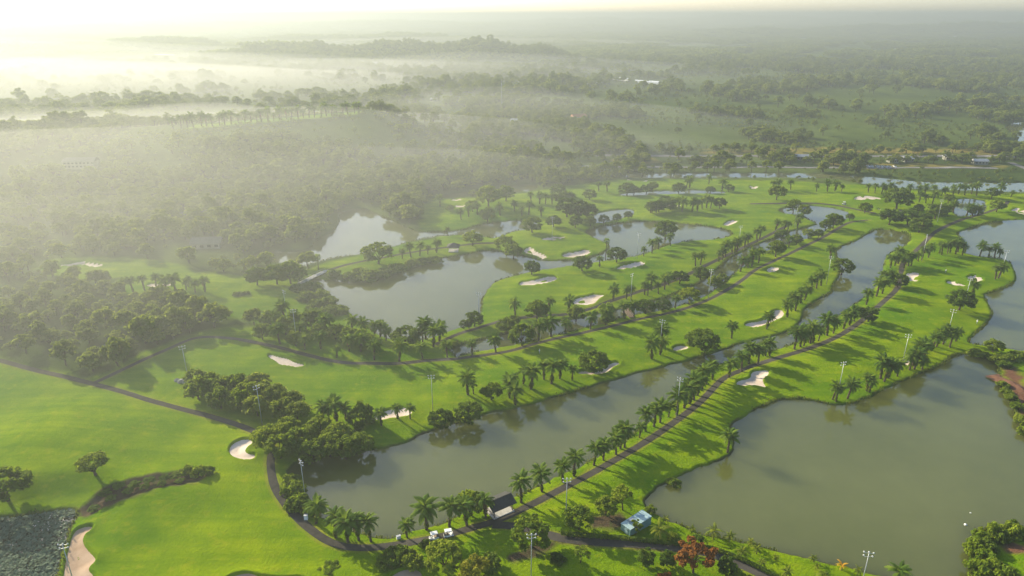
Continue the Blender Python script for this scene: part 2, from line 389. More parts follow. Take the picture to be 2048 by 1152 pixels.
M['grassy'] = leaf_mat('tall_grass', (0.06, 0.10, 0.03), (0.12, 0.16, 0.05))
M['dead'] = leaf_mat('dead_frond', (0.13, 0.085, 0.04), (0.20, 0.14, 0.07), (0.25, 0.17, 0.08), .2)
M['reed'] = leaf_mat('bank_reed', (0.05, 0.085, 0.012), (0.13, 0.16, 0.03), (0.25, 0.27, 0.03), .3)
M['bark'] = plain('bark', (0.085, 0.062, 0.042), 0.9, 0.1, var=0.4, scale=2)
M['palm_bark'] = plain('palm_bark', (0.095, 0.07, 0.045), 0.95, 0.1, var=0.45, scale=4)
M['metal_grey'] = plain('galvanised_steel', (0.42, 0.43, 0.43), 0.45, 0.5, 0.5, 0.1)
M['white'] = plain('white_paint', (0.8, 0.8, 0.78), 0.4, 0.5, var=0.06)
M['lamp'] = plain('lamp_housing', (0.5, 0.5, 0.48), 0.5, 0.4, var=0.06)
M['cream'] = plain('cream_render', (0.36, 0.34, 0.28), 0.85, 0.2, var=0.12, scale=.6)
M['tile_roof'] = plain('orange_roof', (0.42, 0.2, 0.11), 0.85, 0.2, var=0.2, scale=.8)
M['grey_roof'] = plain('grey_roof', (0.36, 0.37, 0.37), 0.7, 0.3, var=0.15, scale=.5)
M['dark_roof'] = plain('dark_roof', (0.045, 0.045, 0.04), 0.85, 0.2, var=0.3, scale=2)
M['wood'] = plain('weathered_wood', (0.22, 0.16, 0.11), 0.85, 0.2, var=0.3, scale=5)
M['concrete'] = plain('concrete', (0.42, 0.41, 0.38), 0.9, 0.2, var=0.15, scale=1.2)
M['shed_blue'] = plain('pale_blue_sheet', (0.15, 0.26, 0.25), 0.5, 0.4, var=0.10, scale=.9)
M['shed_roof'] = plain('pale_blue_roof', (0.30, 0.41, 0.41), 0.5, 0.4, var=0.10, scale=.7)
M['glass'] = plain('dark_glass', (0.03, 0.035, 0.04), 0.08, 0.6, var=0.1)
M['black'] = plain('black_rubber', (0.02, 0.02, 0.02), 0.8, 0.3, var=0.2)
M['seat'] = plain('tan_vinyl', (0.25, 0.2, 0.15), 0.6, 0.3, var=0.1)
M['skin'] = plain('skin', (0.35, 0.2, 0.13), 0.6, 0.3, var=0.05)
M['navy'] = plain('dark_trousers', (0.05, 0.055, 0.08), 0.9, 0.1, var=0.2)
M['rock'] = plain('pale_rock', (0.22, 0.22, 0.19), 0.9, 0.2, var=0.25, scale=1.5)
M['red_clay'] = plain('red_clay', (0.13, 0.065, 0.04), 0.95, 0.1, var=0.3, scale=.4)
M['pale_roof'] = plain('pale_roof', (0.42, 0.42, 0.40), 0.7, 0.3, var=0.1, scale=.3)
M['drab_roof'] = plain('drab_roof', (0.10, 0.105, 0.09), 0.8, 0.2, var=0.2, scale=.4)
M['drab_wall'] = plain('drab_wall', (0.22, 0.22, 0.18), 0.9, 0.2, var=0.2, scale=.4)
M['car_white'] = plain('car_white', (0.7, 0.7, 0.7), 0.3, 0.5, var=0.03)

def ground_material():
    m, nt, b = _mat('grass_and_soil')
    p = geo_pos(nt)
    big = ramp(nt, noise(nt, 0.02, 4, 0.55, p), 0.32, 0.68)
    midn = ramp(nt, noise(nt, 0.11, 4, 0.6, p), 0.3, 0.7)
    fine = ramp(nt, noise(nt, 1.1, 4, 0.7, p), 0.25, 0.75)
    blot = ramp(nt, noise(nt, 0.35, 3, 0.6, p), 0.55, 0.75)
    g1 = mix(nt, big, (0.060, 0.155, 0.002), (0.325, 0.370, 0.002))  # sunlit and soft-shadow patches painted into the grass colour
    g2 = mix(nt, midn, (0.110, 0.210, 0.002), (0.225, 0.310, 0.002))
    g = mix(nt, 0.5, g1, g2)
    g = mix(nt, fine, mix(nt, 0.22, g, (0.02, 0.07, 0.003)), g)
    g = mix(nt, N_mul(nt, blot, 0.6), g, (0.30, 0.30, 0.012))  # yellow sunlit mottling painted over the turf
    patch = ramp(nt, noise(nt, 0.09, 6, 0.7, p), 0.38, 0.60)
    g = mix(nt, patch, mix(nt, 0.34, g, (0.03, 0.105, 0.003)), g)
    mow = N(nt, 'ShaderNodeMapping'); nt.links.new(p, mow.inputs[0]); mow.inputs['Scale'].default_value = (0.02, 0.22, 0.0); mow.inputs['Rotation'].default_value = (0, 0, -0.65)
    g = mix(nt, ramp(nt, noise(nt, 1.0, 3, 0.5, mow.outputs[0]), 0.42, 0.62), mix(nt, 0.30, g, (0.03, 0.11, 0.003)), g)  # long darker green streaks over the turf
    # unmown land: scrub, meadow and bare patches in big irregular fields
    f1 = ramp(nt, noise(nt, 0.006, 5, 0.6, p), 0.36, 0.64)
    f2 = ramp(nt, noise(nt, 0.045, 5, 0.65, p), 0.3, 0.7)
    w = mix(nt, f1, (0.045, 0.075, 0.014), (0.115, 0.160, 0.026))
    w = mix(nt, f2, mix(nt, 0.55, w, (0.028, 0.046, 0.012)), w)
    w = mix(nt, fine, mix(nt, 0.3, w, (0.03, 0.045, 0.01)), w)
    base = mix(nt, attr(nt, 'mown'), w, g)
    base = mix(nt, attr(nt, 'worn'), base, (0.24, 0.19, 0.045))
    so = mix(nt, midn, (0.045, 0.036, 0.02), (0.10, 0.072, 0.045))
    so = mix(nt, blot, so, (0.05, 0.075, 0.02))
    base = mix(nt, attr(nt, 'soil'), base, so)
    rd = mix(nt, fine, (0.10, 0.05, 0.03), (0.17, 0.085, 0.05))
    base = mix(nt, attr(nt, 'red'), base, rd)
    base = mix(nt, attr(nt, 'shore'), base, mix(nt, fine, (0.03, 0.035, 0.012), (0.07, 0.06, 0.03)))
    nt.links.new(base, b.inputs['Base Color'])
    b.inputs['Roughness'].default_value = 1.0; b.inputs['Specular IOR Level'].default_value = 0.0
    bump(nt, b, noise(nt, 1.2, 6, 0.75, p), 0.9, 0.5)
    return m
def N_mul(nt, s, k):
    n = N(nt, 'ShaderNodeMath', operation='MULTIPLY'); nt.links.new(s, n.inputs[0]); n.inputs[1].default_value = k
    return n.outputs[0]
def water_material(name, c1, c2):
    m, nt, b = _mat(name)
    p = geo_pos(nt)
    f = ramp(nt, noise(nt, 0.03, 5, 0.6, p), 0.3, 0.7)
    nt.links.new(mix(nt, f, c1, c2), b.inputs['Base Color'])
    b.inputs['IOR'].default_value = 1.45; b.inputs['Specular IOR Level'].default_value = 0.65
    b.subsurface_method = 'BURLEY'
    b.inputs['Subsurface Weight'].default_value = 1.0; b.inputs['Subsurface Radius'].default_value = (1.0, 1.0, 0.8); b.inputs['Subsurface Scale'].default_value = 20.0
    mp = N(nt, 'ShaderNodeMapping'); nt.links.new(p, mp.inputs[0]); mp.inputs['Scale'].default_value = (0.02, 0.05, 1); mp.inputs['Rotation'].default_value = (0, 0, 0.5)
    r = N(nt, 'ShaderNodeMapRange'); nt.links.new(noise(nt, 1.0, 4, 0.6, mp.outputs[0]), r.inputs[0])
    r.inputs[1].default_value = 0.35; r.inputs[2].default_value = 0.7; r.inputs[3].default_value = 0.02; r.inputs[4].default_value = 0.10
    nt.links.new(r.outputs[0], b.inputs['Roughness'])
    bump(nt, b, noise(nt, 1.3, 3, 0.5, p), 0.10, 0.05)
    return m
M['ground'] = ground_material()
M['water'] = water_material('pond_water', (0.080, 0.090, 0.018), (0.108, 0.118, 0.030))
M['water_dark'] = water_material('dark_pond_water', (0.035, 0.045, 0.028), (0.055, 0.065, 0.035))
def sand_material(name='bunker_sand', k=(1, 1, 1)):
    m, nt, b = _mat(name); p = geo_pos(nt)
    tint = lambda c: tuple(a * q for a, q in zip(c, k))
    f = ramp(nt, noise(nt, 0.35, 5, 0.65, p), 0.3, 0.7)
    wv = N(nt, 'ShaderNodeTexWave'); nt.links.new(p, wv.inputs[0]); wv.inputs['Scale'].default_value = 1.6; wv.inputs['Distortion'].default_value = 6; wv.inputs['Detail'].default_value = 2
    c = mix(nt, f, tint((0.52, 0.42, 0.33)), tint((0.68, 0.58, 0.48)))
    c = mix(nt, N_mul(nt, wv.outputs[0], 0.18), c, tint((0.40, 0.31, 0.23)))
    c = mix(nt, ramp(nt, noise(nt, 0.12, 4, 0.6, p), 0.48, 0.72), c, tint((0.44, 0.34, 0.25)))
    nt.links.new(c, b.inputs['Base Color']); b.inputs['Roughness'].default_value = 0.95; b.inputs['Specular IOR Level'].default_value = 0.1
    bump(nt, b, noise(nt, 2.5, 4, 0.6, p), 0.35, 0.15)
    return m
M['sand'] = sand_material()
M['sand_tan'] = sand_material('tan_sand', (.72, .62, .52))
def asphalt(name, a, c_):
    m, nt, b = _mat(name); p = geo_pos(nt)
    f = ramp(nt, noise(nt, 0.5, 5, 0.65, p), 0.3, 0.7)
    c = mix(nt, f, a, c_)
    c = mix(nt, ramp(nt, noise(nt, 0.06, 3, 0.5, p), 0.5, 0.75), c, tuple(v * 1.5 for v in c_))
    nt.links.new(c, b.inputs['Base Color']); b.inputs['Roughness'].default_value = 1.0; b.inputs['Specular IOR Level'].default_value = 0.0
    bump(nt, b, noise(nt, 8, 3, 0.6, p), 0.3, 0.03)
    return m
M['path'] = asphalt('path_asphalt', (0.040, 0.038, 0.032), (0.070, 0.064, 0.054))
M['road'] = asphalt('road_asphalt', (0.13, 0.125, 0.12), (0.20, 0.19, 0.18))

# ------------------------------------------------------------------ object helpers
def tag(o, label=None, cat=None, group=None, kind=None):
    if label: o['label'] = label
    if cat: o['category'] = cat
    if group: o['group'] = group
    if kind: o['kind'] = kind
    return o
def link(name, data, parent=None, loc=None, rot=None, scale=None):
    o = bpy.data.objects.new(name, data); COL.objects.link(o)
    if parent is not None: o.parent = parent
    if loc is not None: o.location = loc
    if rot is not None: o.rotation_euler = rot
    if scale is not None: o.scale = scale if hasattr(scale, '__len__') else (scale,) * 3
    return o
def mesh(name, v, f, mat, smooth=False):
    me = bpy.data.meshes.new(name)
    me.from_pydata([tuple(map(float, q)) for q in v], [], [tuple(map(int, q)) for q in f])
    for m in (mat if isinstance(mat, (list, tuple)) else [mat]): me.materials.append(m)
    if smooth: me.polygons.foreach_set('use_smooth', np.ones(len(me.polygons), bool))
    me.update(); return me
def np_mesh(name, V, F, mat, smooth=True):
    """V (n,3), F (m,4) quads"""
    me = bpy.data.meshes.new(name)
    V = np.ascontiguousarray(V, np.float32); F = np.ascontiguousarray(F, np.int32)
    k = F.shape[1]
    me.vertices.add(len(V)); me.vertices.foreach_set('co', V.ravel())
    me.loops.add(F.size); me.loops.foreach_set('vertex_index', F.ravel())
    me.polygons.add(len(F)); me.polygons.foreach_set('loop_start', np.arange(len(F), dtype=np.int32) * k)
    try: me.polygons.foreach_set('loop_total', np.full(len(F), k, np.int32))
    except Exception: pass
    me.update(calc_edges=True); me.validate()
    if smooth: me.polygons.foreach_set('use_smooth', np.ones(len(me.polygons), bool))
    me.materials.append(mat)
    return me
class MB:
    def __init__(s): s.v = []; s.f = []
    def box(s, c, d, rz=0.0, taper=1.0):
        n = len(s.v); cx, cy, cz = c; hx, hy, hz = d[0] / 2, d[1] / 2, d[2] / 2
        ca, sa = math.cos(rz), math.sin(rz)
        for z, k in ((-hz, 1), (hz, taper)):
            for x, y in ((-hx, -hy), (hx, -hy), (hx, hy), (-hx, hy)):
                s.v.append((cx + (x * ca - y * sa) * k, cy + (x * sa + y * ca) * k, cz + z))
        s.f += [tuple(n + q for q in t) for t in ((3, 2, 1, 0), (4, 5, 6, 7), (0, 1, 5, 4), (1, 2, 6, 5), (2, 3, 7, 6), (3, 0, 4, 7))]
        return s
    def tube(s, pts, rad, k=7, cap=True):
        base = len(s.v)
        for i, p in enumerate(pts):
            p = Vector(p)
            t = (Vector(pts[min(i + 1, len(pts) - 1)]) - Vector(pts[max(i - 1, 0)])).normalized()
            a = t.orthogonal().normalized(); b = t.cross(a)
            r = rad[i] if hasattr(rad, '__len__') else rad
            for j in range(k):
                w = 2 * math.pi * j / k
                s.v.append(tuple(p + (a * math.cos(w) + b * math.sin(w)) * r))
        for i in range(len(pts) - 1):
            for j in range(k):
                s.f.append((base + i * k + j, base + i * k + (j + 1) % k, base + (i + 1) * k + (j + 1) % k, base + (i + 1) * k + j))
        if cap:
            s.f.append(tuple(base + j for j in range(k))[::-1]); e = base + (len(pts) - 1) * k
            s.f.append(tuple(e + j for j in range(k)))
        return s
    def poly(s, pts):
        n = len(s.v); s.v += [tuple(p) for p in pts]; s.f.append(tuple(range(n, n + len(pts)))); return s
    def dome(s, c, r, h, k=10, m=4):
        n = len(s.v)
        for i in range(m):
            a = math.pi / 2 * i / m
            for j in range(k):
                w = 2 * math.pi * j / k
                s.v.append((c[0] + r * math.cos(a) * math.cos(w), c[1] + r * math.cos(a) * math.sin(w), c[2] + h * math.sin(a)))
        s.v.append((c[0], c[1], c[2] + h))
        for i in range(m - 1):
            for j in range(k):
                s.f.append((n + i * k + j, n + i * k + (j + 1) % k, n + (i + 1) * k + (j + 1) % k, n + (i + 1) * k + j))
        for j in range(k): s.f.append((n + (m - 1) * k + j, n + (m - 1) * k + (j + 1) % k, n + m * k))
        s.f.append(tuple(n + j for j in range(k))[::-1]); return s
    def mesh(s, name, mat, smooth=False): return mesh(name, s.v, s.f, mat, smooth)
    def build(s, name, mat, parent=None, smooth=False, **kw): return link(name, s.mesh(name, mat, smooth), parent, **kw)

# ------------------------------------------------------------------ ground sheet
def build_ground():
    az = np.radians(np.linspace(-58, 58, 900))
    dep = np.concatenate((np.radians(np.linspace(62, 41, 50, endpoint=False)),
                          PITCH + np.arctan((np.arange(1060 + 120, 40, -2.0) - 576) / FPX)))
    dep = dep[dep > 0.0]
    dep = np.sort(dep)[::-1]
    r = CAM_H / np.tan(dep)
    r = np.concatenate((r[r < 11000], np.geomspace(11300, 42000, 14)))
    A, Rr = np.meshgrid(az, r)
    x = (Rr * np.sin(A)).ravel(); y = (Rr * np.cos(A)).ravel()
    w = water_sdf(x, y)
    z = land(x, y, w)
    mown = mown_mask(x, y)
    soil = np.zeros(x.shape); red = np.zeros(x.shape)
    for p in SOIL: soil = np.maximum(soil, 1 - sstep(-1.0, 0.8, sdf(x, y, p) + (vnoise(x / 2, y / 2, 4) - .5) * 1.6))
    for p in REDDIRT: red = np.maximum(red, 1 - sstep(-2.0, 1.0, sdf(x, y, p) + (vnoise(x / 2.5, y / 2.5, 6) - .5) * 3))
    z -= 0.9 * (1 - sstep(-3.0, 0.2, sdf(x, y, DITCH)))
    pd = np.full(x.shape, 1e3)
    for wd, l in PATHW.values():
        d = line_d(x, y, l) - wd; pd = np.minimum(pd, d)
    for wd, l in ROADW.values():
        d = line_d(x, y, l, 12) - wd; pd = np.minimum(pd, d)
    z -= 0.14 * (1 - sstep(-0.55, -0.05, pd))
    worn = np.clip(1 - np.abs(pd - 0.25) / 0.8, 0, 1) * (pd > -0.4) * 0.55 * (0.3 + 0.9 * vnoise(x / 3, y / 3, 9)) * mown
    for p in TAN: worn = np.maximum(worn, .75 * (1 - sstep(-4, 6, sdf(x, y, p) + (vnoise(x / 9, y / 9, 71) - .5) * 22)))
    for poly, _ in BUNKW:
        d = sdf(x, y, poly, 4)
        z += 0.42 * np.exp(-np.maximum(d, 0) / 1.4) * (d < 4) * (.5 + vnoise(x / 5, y / 5, 44))
        z -= 1.25 * (1 - sstep(-0.95, 0.05, d))
    shore = (1 - sstep(0.1, 0.75, np.abs(w - 0.15))) * np.clip(.25 + 1.0 * vnoise(x / 5, y / 5, 61), 0, 1)
    V = np.stack((x, y, z), 1)
    nr, nc = len(r), len(az)
    i = np.arange(nr - 1)[:, None] * nc + np.arange(nc - 1)[None, :]
    i = i.ravel()
    F = np.stack((i, i + 1, i + nc + 1, i + nc), 1)
    me = np_mesh('ground', V, F, M['ground'])
    for nm, a in (('mown', mown), ('soil', soil), ('red', red), ('worn', worn), ('shore', shore)):
        at = me.attributes.new(nm, 'FLOAT', 'POINT'); at.data.foreach_set('value', np.ascontiguousarray(a, np.float32))
    o = link('ground', me); tag(o, 'green grass land of the golf course and misty country around it', kind='structure')
build_ground()

# ------------------------------------------------------------------ water
WLAB = {'lily_pond': 'dark pond full of water plants in the lower left corner'}
for k, (nm, poly) in enumerate(PONDS.items()):
    q = np.roll(poly, -1, 0) - np.roll(poly, 1, 0); q /= (np.linalg.norm(q, axis=1)[:, None] + 1e-9)
    area = 0.5 * np.sum(poly[:, 0] * np.roll(poly[:, 1], -1) - np.roll(poly[:, 0], -1) * poly[:, 1])
    nrm = np.stack((q[:, 1], -q[:, 0]), 1) * (1 if area > 0 else -1)
    pp = poly + nrm * 0.7
    if area < 0: pp = pp[::-1]
    bm = bmesh.new()
    vs = [bm.verts.new((a, b, -0.004 * k)) for a, b in pp]
    f = bm.faces.new(vs)
    bmesh.ops.triangulate(bm, faces=[f])
    me = bpy.data.meshes.new('water'); bm.to_mesh(me); bm.free()
    me.materials.append(M['water_dark' if nm == 'lily_pond' else 'water'])
    o = link('water_' + nm if not nm.endswith('pond') else nm, me); o['kind'] = 'structure'

# ------------------------------------------------------------------ bunkers
for poly, lab in BUNKW:
    lo, hi = poly.min(0) - 0.6, poly.max(0) + 0.6
    st = 0.5 if poly[:, 1].mean() < 220 else (0.7 if poly[:, 1].mean() < 420 else 1.1)
    gx, gy = np.meshgrid(np.arange(lo[0], hi[0] + st, st), np.arange(lo[1], hi[1] + st, st))
    x, y = gx.ravel(), gy.ravel()
    d = sdf(x, y, poly, 4)
    z = land(x, y, water_sdf(x, y)) - 0.34 - 0.45 * sstep(0, -3.5, d) + 0.18 * np.exp(-np.maximum(-d, 0) / 0.9)
    nr, nc = gx.shape
    i = (np.arange(nr - 1)[:, None] * nc + np.arange(nc - 1)[None, :]).ravel()
    F = np.stack((i, i + 1, i + nc + 1, i + nc), 1)
    F = F[(d[F] < st * 1.3 + .1).all(1)]
    us, inv = np.unique(F, return_inverse=True)
    me = np_mesh('sand_bunker', np.stack((x, y, z), 1)[us], inv.reshape(-1, 4), M['sand_tan' if poly[:, 1].mean() < 165 else 'sand'])
    tag(link('sand_bunker', me), lab, 'bunker', 'sand bunkers of the golf course')

# ------------------------------------------------------------------ paths and roads
def ribbon(name, line, hw, mat, lift, lab):
    seg = np.linalg.norm(np.diff(line, axis=0), axis=1); s = np.concatenate(([0], np.cumsum(seg)))
    t = np.arange(0, s[-1], 2.0 if hw < 2.5 else 6.0)
    c = np.stack((np.interp(t, s, line[:, 0]), np.interp(t, s, line[:, 1])), 1)
    tn = np.gradient(c, axis=0); tn /= np.linalg.norm(tn, axis=1)[:, None]
    nr = np.stack((-tn[:, 1], tn[:, 0]), 1)
    offs = np.array((-1, -.5, 0, .5, 1.)) * hw
    wob = 1 + 0.10 * (vnoise(t / 3, t * 0, 12) - .5)[:, None]
    pts = (c[:, None, :] + nr[:, None, :] * offs[None, :, None] * wob[:, :, None]).reshape(-1, 2)
    z = ground_z(pts[:, 0], pts[:, 1])
    z = np.maximum(z, 0.45) + lift + np.tile((0, .02, .03, .02, 0), len(c))
    n = len(c); i = (np.arange(n - 1)[:, None] * 5 + np.arange(4)[None, :]).ravel()
    F = np.stack((i, i + 1, i + 6, i + 5), 1)
    o = link(name, np_mesh(name, np.column_stack((pts, z)), F, mat)); tag(o, lab, kind='structure')
for nm, (hw, l) in PATHW.items(): ribbon('cart_path', l, hw, M['path'], 0.02 if l[:, 1].mean() < 330 else 0.06, 'dark brown asphalt cart path')
for nm, (hw, l) in ROADW.items(): ribbon('road', l, hw, M['road'], 0.12, 'grey country road beyond the canal')

# ------------------------------------------------------------------ plants: prototypes
def leaf_quads(C, Nrm, size, rng, droop=0.0):
    """one bent four-cornered leaf spray per centre"""
    n = len(C)
    a = rng.normal(size=(n, 3)); a -= (a * Nrm).sum(1)[:, None] * Nrm; a /= np.linalg.norm(a, axis=1)[:, None] + 1e-9
    b = np.cross(Nrm, a)
    s = size * rng.uniform(0.65, 1.35, n)[:, None]
    V = np.stack((C - a * s * .5 - b * s * .35, C + a * s * .45 - b * s * .4, C + a * s * .6 + b * s * .3, C - a * s * .35 + b * s * .42), 1)
    V[:, 2:, 2] -= droop * s
    F = np.arange(n * 4).reshape(n, 4)
    return V.reshape(-1, 3), F
def clumpy_crown(rng, rx, rz, zc, n_clump, n_leaf, size, flat=0.0, hollow=0.55, lump=0.32):
    """leaves gathered in clumps over an uneven crown, with gaps between the clumps"""
    CC, NN = [], []
    k = 0; dirs = []
    while k < n_clump:
        d = rng.normal(size=3); d /= np.linalg.norm(d)
        if d[2] < -0.55: continue
        rr = rng.uniform(hollow, 1.0) ** 0.6
        c = np.array((d[0] * rx * rr, d[1] * rx * rr, d[2] * rz * rr * (1 - flat * (d[2] < 0))))
        r = rx * lump * rng.uniform(0.6, 1.25)
        q = rng.normal(size=(n_leaf, 3)); q /= np.linalg.norm(q, axis=1)[:, None]
        q[:, 2] = np.where(q[:, 2] < -0.2, -q[:, 2] * 0.6, q[:, 2])
        p = c + q * r * rng.uniform(0.55, 1.05, n_leaf)[:, None] * np.array((1, 1, 0.72))
        CC.append(p); nn = q * 0.7 + rng.normal(size=q.shape) * 0.45 + np.array((0, 0, .35)); NN.append(nn / np.linalg.norm(nn, axis=1)[:, None]); k += 1
    C = np.vstack(CC); C[:, 2] += zc
    return leaf_quads(C, np.vstack(NN), size, rng, 0.15)
def trunk_mb(rng, h, r, spread, n_limb, lean=0.05, fork=0.5):
    m = MB()
    top = (rng.uniform(-lean, lean) * h, rng.uniform(-lean, lean) * h, h * fork)
    m.tube([(0, 0, -0.6), (0, 0, 0.0), (top[0] * .4, top[1] * .4, h * fork * .5), top], [r * 1.5, r * 1.15, r * .9, r * .8], 7)
    for k in range(n_limb):
        a = 2 * math.pi * (k + rng.uniform(-.25, .25)) / n_limb
        e = (top[0] + math.cos(a) * spread * rng.uniform(.6, 1), top[1] + math.sin(a) * spread * rng.uniform(.6, 1), h * rng.uniform(.78, .98))
        mid = ((top[0] + e[0]) / 2 + rng.uniform(-.2, .2), (top[1] + e[1]) / 2 + rng.uniform(-.2, .2), top[2] * .45 + e[2] * .55)
        m.tube([(top[0], top[1], top[2] - .3), mid, e], [r * .6, r * .4, r * .15], 5)
    return m
# unit trees are 1 m wide crowns scaled up: built at 8 m crown width
TREE = {}
def reg_tree(kind, seed, rx, rz, zc, ncl, nlf, size, leaf, h, tr, spread, limbs, **kw):
    rng = np.random.default_rng(seed)
    fork = kw.pop('fork', .5)
    V, F = clumpy_crown(rng, rx, rz, zc, ncl, nlf, size, **kw)
    c = np_mesh('crown', V, F, M[leaf], smooth=False)
    t = trunk_mb(rng, h, tr, spread, limbs, fork=fork).mesh('trunk', M['bark'], True)
    TREE.setdefault(kind, []).append((t, c))
for s in range(4): reg_tree('round', 100 + s, 3.9, 3.2, 3.9, 62, 44, 0.52, 'leaf', 4.8, .30, 2.4, 5, hollow=.55, lump=.25, fork=.4)
for s in range(3): reg_tree('dark', 120 + s, 3.9, 3.3, 3.8, 70, 42, 0.50, 'leaf_dark', 4.8, .30, 2.2, 5, hollow=.62, lump=.24, fork=.35)
for s in range(3): reg_tree('light', 140 + s, 3.9, 3.1, 4.1, 66, 42, 0.48, 'leaf_light', 5.0, .28, 2.5, 5, hollow=.5, lump=.24, fork=.4)
for s in range(3): reg_tree('tall', 160 + s, 4.0, 4.4, 6.2, 32, 60, 0.66, 'leaf', 8.0, .34, 2.6, 6, hollow=.4, lump=.34)
for s in range(2): reg_tree('umbrella', 180 + s, 3.8, 2.1, 4.9, 70, 44, 0.46, 'leaf', 5.8, .38, 3.0, 9, hollow=.45, lump=.26, flat=.6, fork=.3)
for s in range(2): reg_tree('airy', 200 + s, 4.0, 3.4, 5.6, 22, 40, 0.55, 'leaf_light', 7.6, .24, 3.0, 7, hollow=.3, lump=.26)
for s in range(2): reg_tree('yellow', 220 + s, 4.0, 4.0, 4.6, 32, 56, 0.58, 'leaf_yellow', 5.6, .22, 2.2, 5, hollow=.4)
for s in range(1): reg_tree('red', 240 + s, 4.0, 2.2, 4.2, 26, 50, 0.52, 'leaf_red', 5.2, .22, 3.0, 7, hollow=.35, lump=.24)
for s in range(2): reg_tree('cone', 260 + s, 4.0, 5.2, 4.6, 36, 60, 0.70, 'leaf_dark', 5.5, .30, 1.6, 4, hollow=.5, lump=.36)
for s in range(4): reg_tree('shrub', 280 + s, 4.0, 2.4, 1.3, 26, 46, 0.75, 'leaf', 2.2, .16, 2.4, 6, hollow=.35, lump=.34, fork=.25)
for s in range(3): reg_tree('shrub_light', 300 + s, 4.0, 2.4, 1.3, 26, 46, 0.75, 'leaf_light', 2.2, .16, 2.4, 6, hollow=.35, lump=.34, fork=.25)
for s in range(2): reg_tree('shrub_dark', 320 + s, 4.0, 2.8, 1.6, 26, 46, 0.75, 'leaf_dark', 2.4, .16, 2.4, 6, hollow=.35, lump=.34, fork=.25)
for s in range(4): reg_tree('wood', 340 + s, 4.0, 3.3, 4.6, 30, 50, 0.72, 'leaf_wood', 6.2, .26, 2.6, 5, hollow=.4, lump=.36)

# palms
def frond_mesh(name, L, arch, leafl, n, mat, rng, width=.055, stiff=.35):
    """arched stem with a row of leaflets on both sides; grows along +X"""
    m = MB(); pts = []
    for i in range(9):
        t = i / 8
        pts.append((L * t * (1 - .16 * t * t), 0, L * (arch * t - (arch + stiff) * t ** 2.2)))
    m.tube(pts, [width * (1 - .85 * i / 8) for i in range(9)], 4)
    px_ = np.array(pts)
    for i in range(n):
        t = .14 + .86 * (i + .5) / n
        k = t * 8; j = min(int(k), 7); c = px_[j] + (px_[j + 1] - px_[j]) * (k - j)
        tg = px_[j + 1] - px_[j]; tg = tg / np.linalg.norm(tg)
        ll = leafl * (math.sin(math.pi * min(1, t * .86 + .12)) ** .7) * rng.uniform(.85, 1.15)
        for s in (-1, 1):
            out = np.array((tg[0] * .55, s * .85, tg[2] * .55 - .18 - .25 * rng.random()))
            out /= np.linalg.norm(out); tip = c + out * ll + np.array((0, 0, -.12 * ll))
            side = tg * leafl * .15
            v = len(m.v); mid = c + out * ll * .55
            m.v += [tuple(c - side * .6), tuple(c + side * .6), tuple(mid + side), tuple(tip), tuple(mid - side)]
            m.f.append((v, v + 1, v + 2, v + 3, v + 4))
    return m
def frond_set(prefix, L, leafl, n, mat, seed, cnt=4, **kw):
    rng = np.random.default_rng(seed); out = []
    for k in range(cnt):
        out.append(frond_mesh(prefix, L * rng.uniform(.92, 1.08), rng.uniform(.2, .4), leafl, n, mat, rng, **kw))
    return out
FR_MB = {'oil': frond_set('frond', 3.5, .85, 15, 'frond', 1), 'coco': frond_set('frond', 3.1, .80, 13, 'frond_light', 2, stiff=.55), 'dark': frond_set('frond', 3.8, .85, 15, 'frond', 3, stiff=.5)}
FR_MAT = {'oil': 'frond', 'coco': 'frond_light', 'dark': 'frond'}
FROND = {k: [m.mesh('frond', M[FR_MAT[k]]) for m in v] for k, v in FR_MB.items()}
FROND['gold'] = [m.mesh('frond', M['leaf_gold']) for m in FR_MB['coco']]
FROND['dead'] = [m.mesh('dead_frond', M['dead']) for m in FR_MB['dark'][:2]]
FR_MB['gold'] = FR_MB['coco']; FR_MAT['gold'] = 'leaf_gold'
def frond_poses(n, rng, lo=-14, hi=78):
    out = []
    for k in range(n):
        u = (k + .5) / n
        el = hi - (hi - lo) * u ** .85 + rng.uniform(-6, 6)
        out.append((k * 137.5 + rng.uniform(-9, 9), el, rng.uniform(-25, 25), rng.uniform(.88, 1.08)))
    return out
def pose_matrix(a, el, tw, s):
    return Matrix.Rotation(R(a), 4, 'Z') @ Matrix.Rotation(-R(el), 4, 'Y') @ Matrix.Rotation(R(tw), 4, 'X') @ Matrix.Scale(s, 4)
def palm_crown(kind, n, seed, lo=-14, hi=78):
    rng = np.random.default_rng(seed); m = MB()
    for q, ps in enumerate(frond_poses(n, rng, lo, hi)):
        src = FR_MB[kind][q % len(FR_MB[kind])]; mt = pose_matrix(*ps); b = len(m.v)
        m.v += [tuple(mt @ Vector(v)) for v in src.v]; m.f += [tuple(b + i for i in f) for f in src.f]
    return m.mesh('crown', M[FR_MAT[kind]])
CROWNS = {'oil': [palm_crown('oil', (30, 26, 32, 24)[s], 40 + s, (-14, -25, -8, -35)[s]) for s in range(4)], 'coco': [palm_crown('coco', 13, 50 + s, -15, 70) for s in range(3)],
          'gold': [palm_crown('gold', 10, 60, -20, 70)], 'dark': [palm_crown('dark', 16, 70, -25, 65)]}
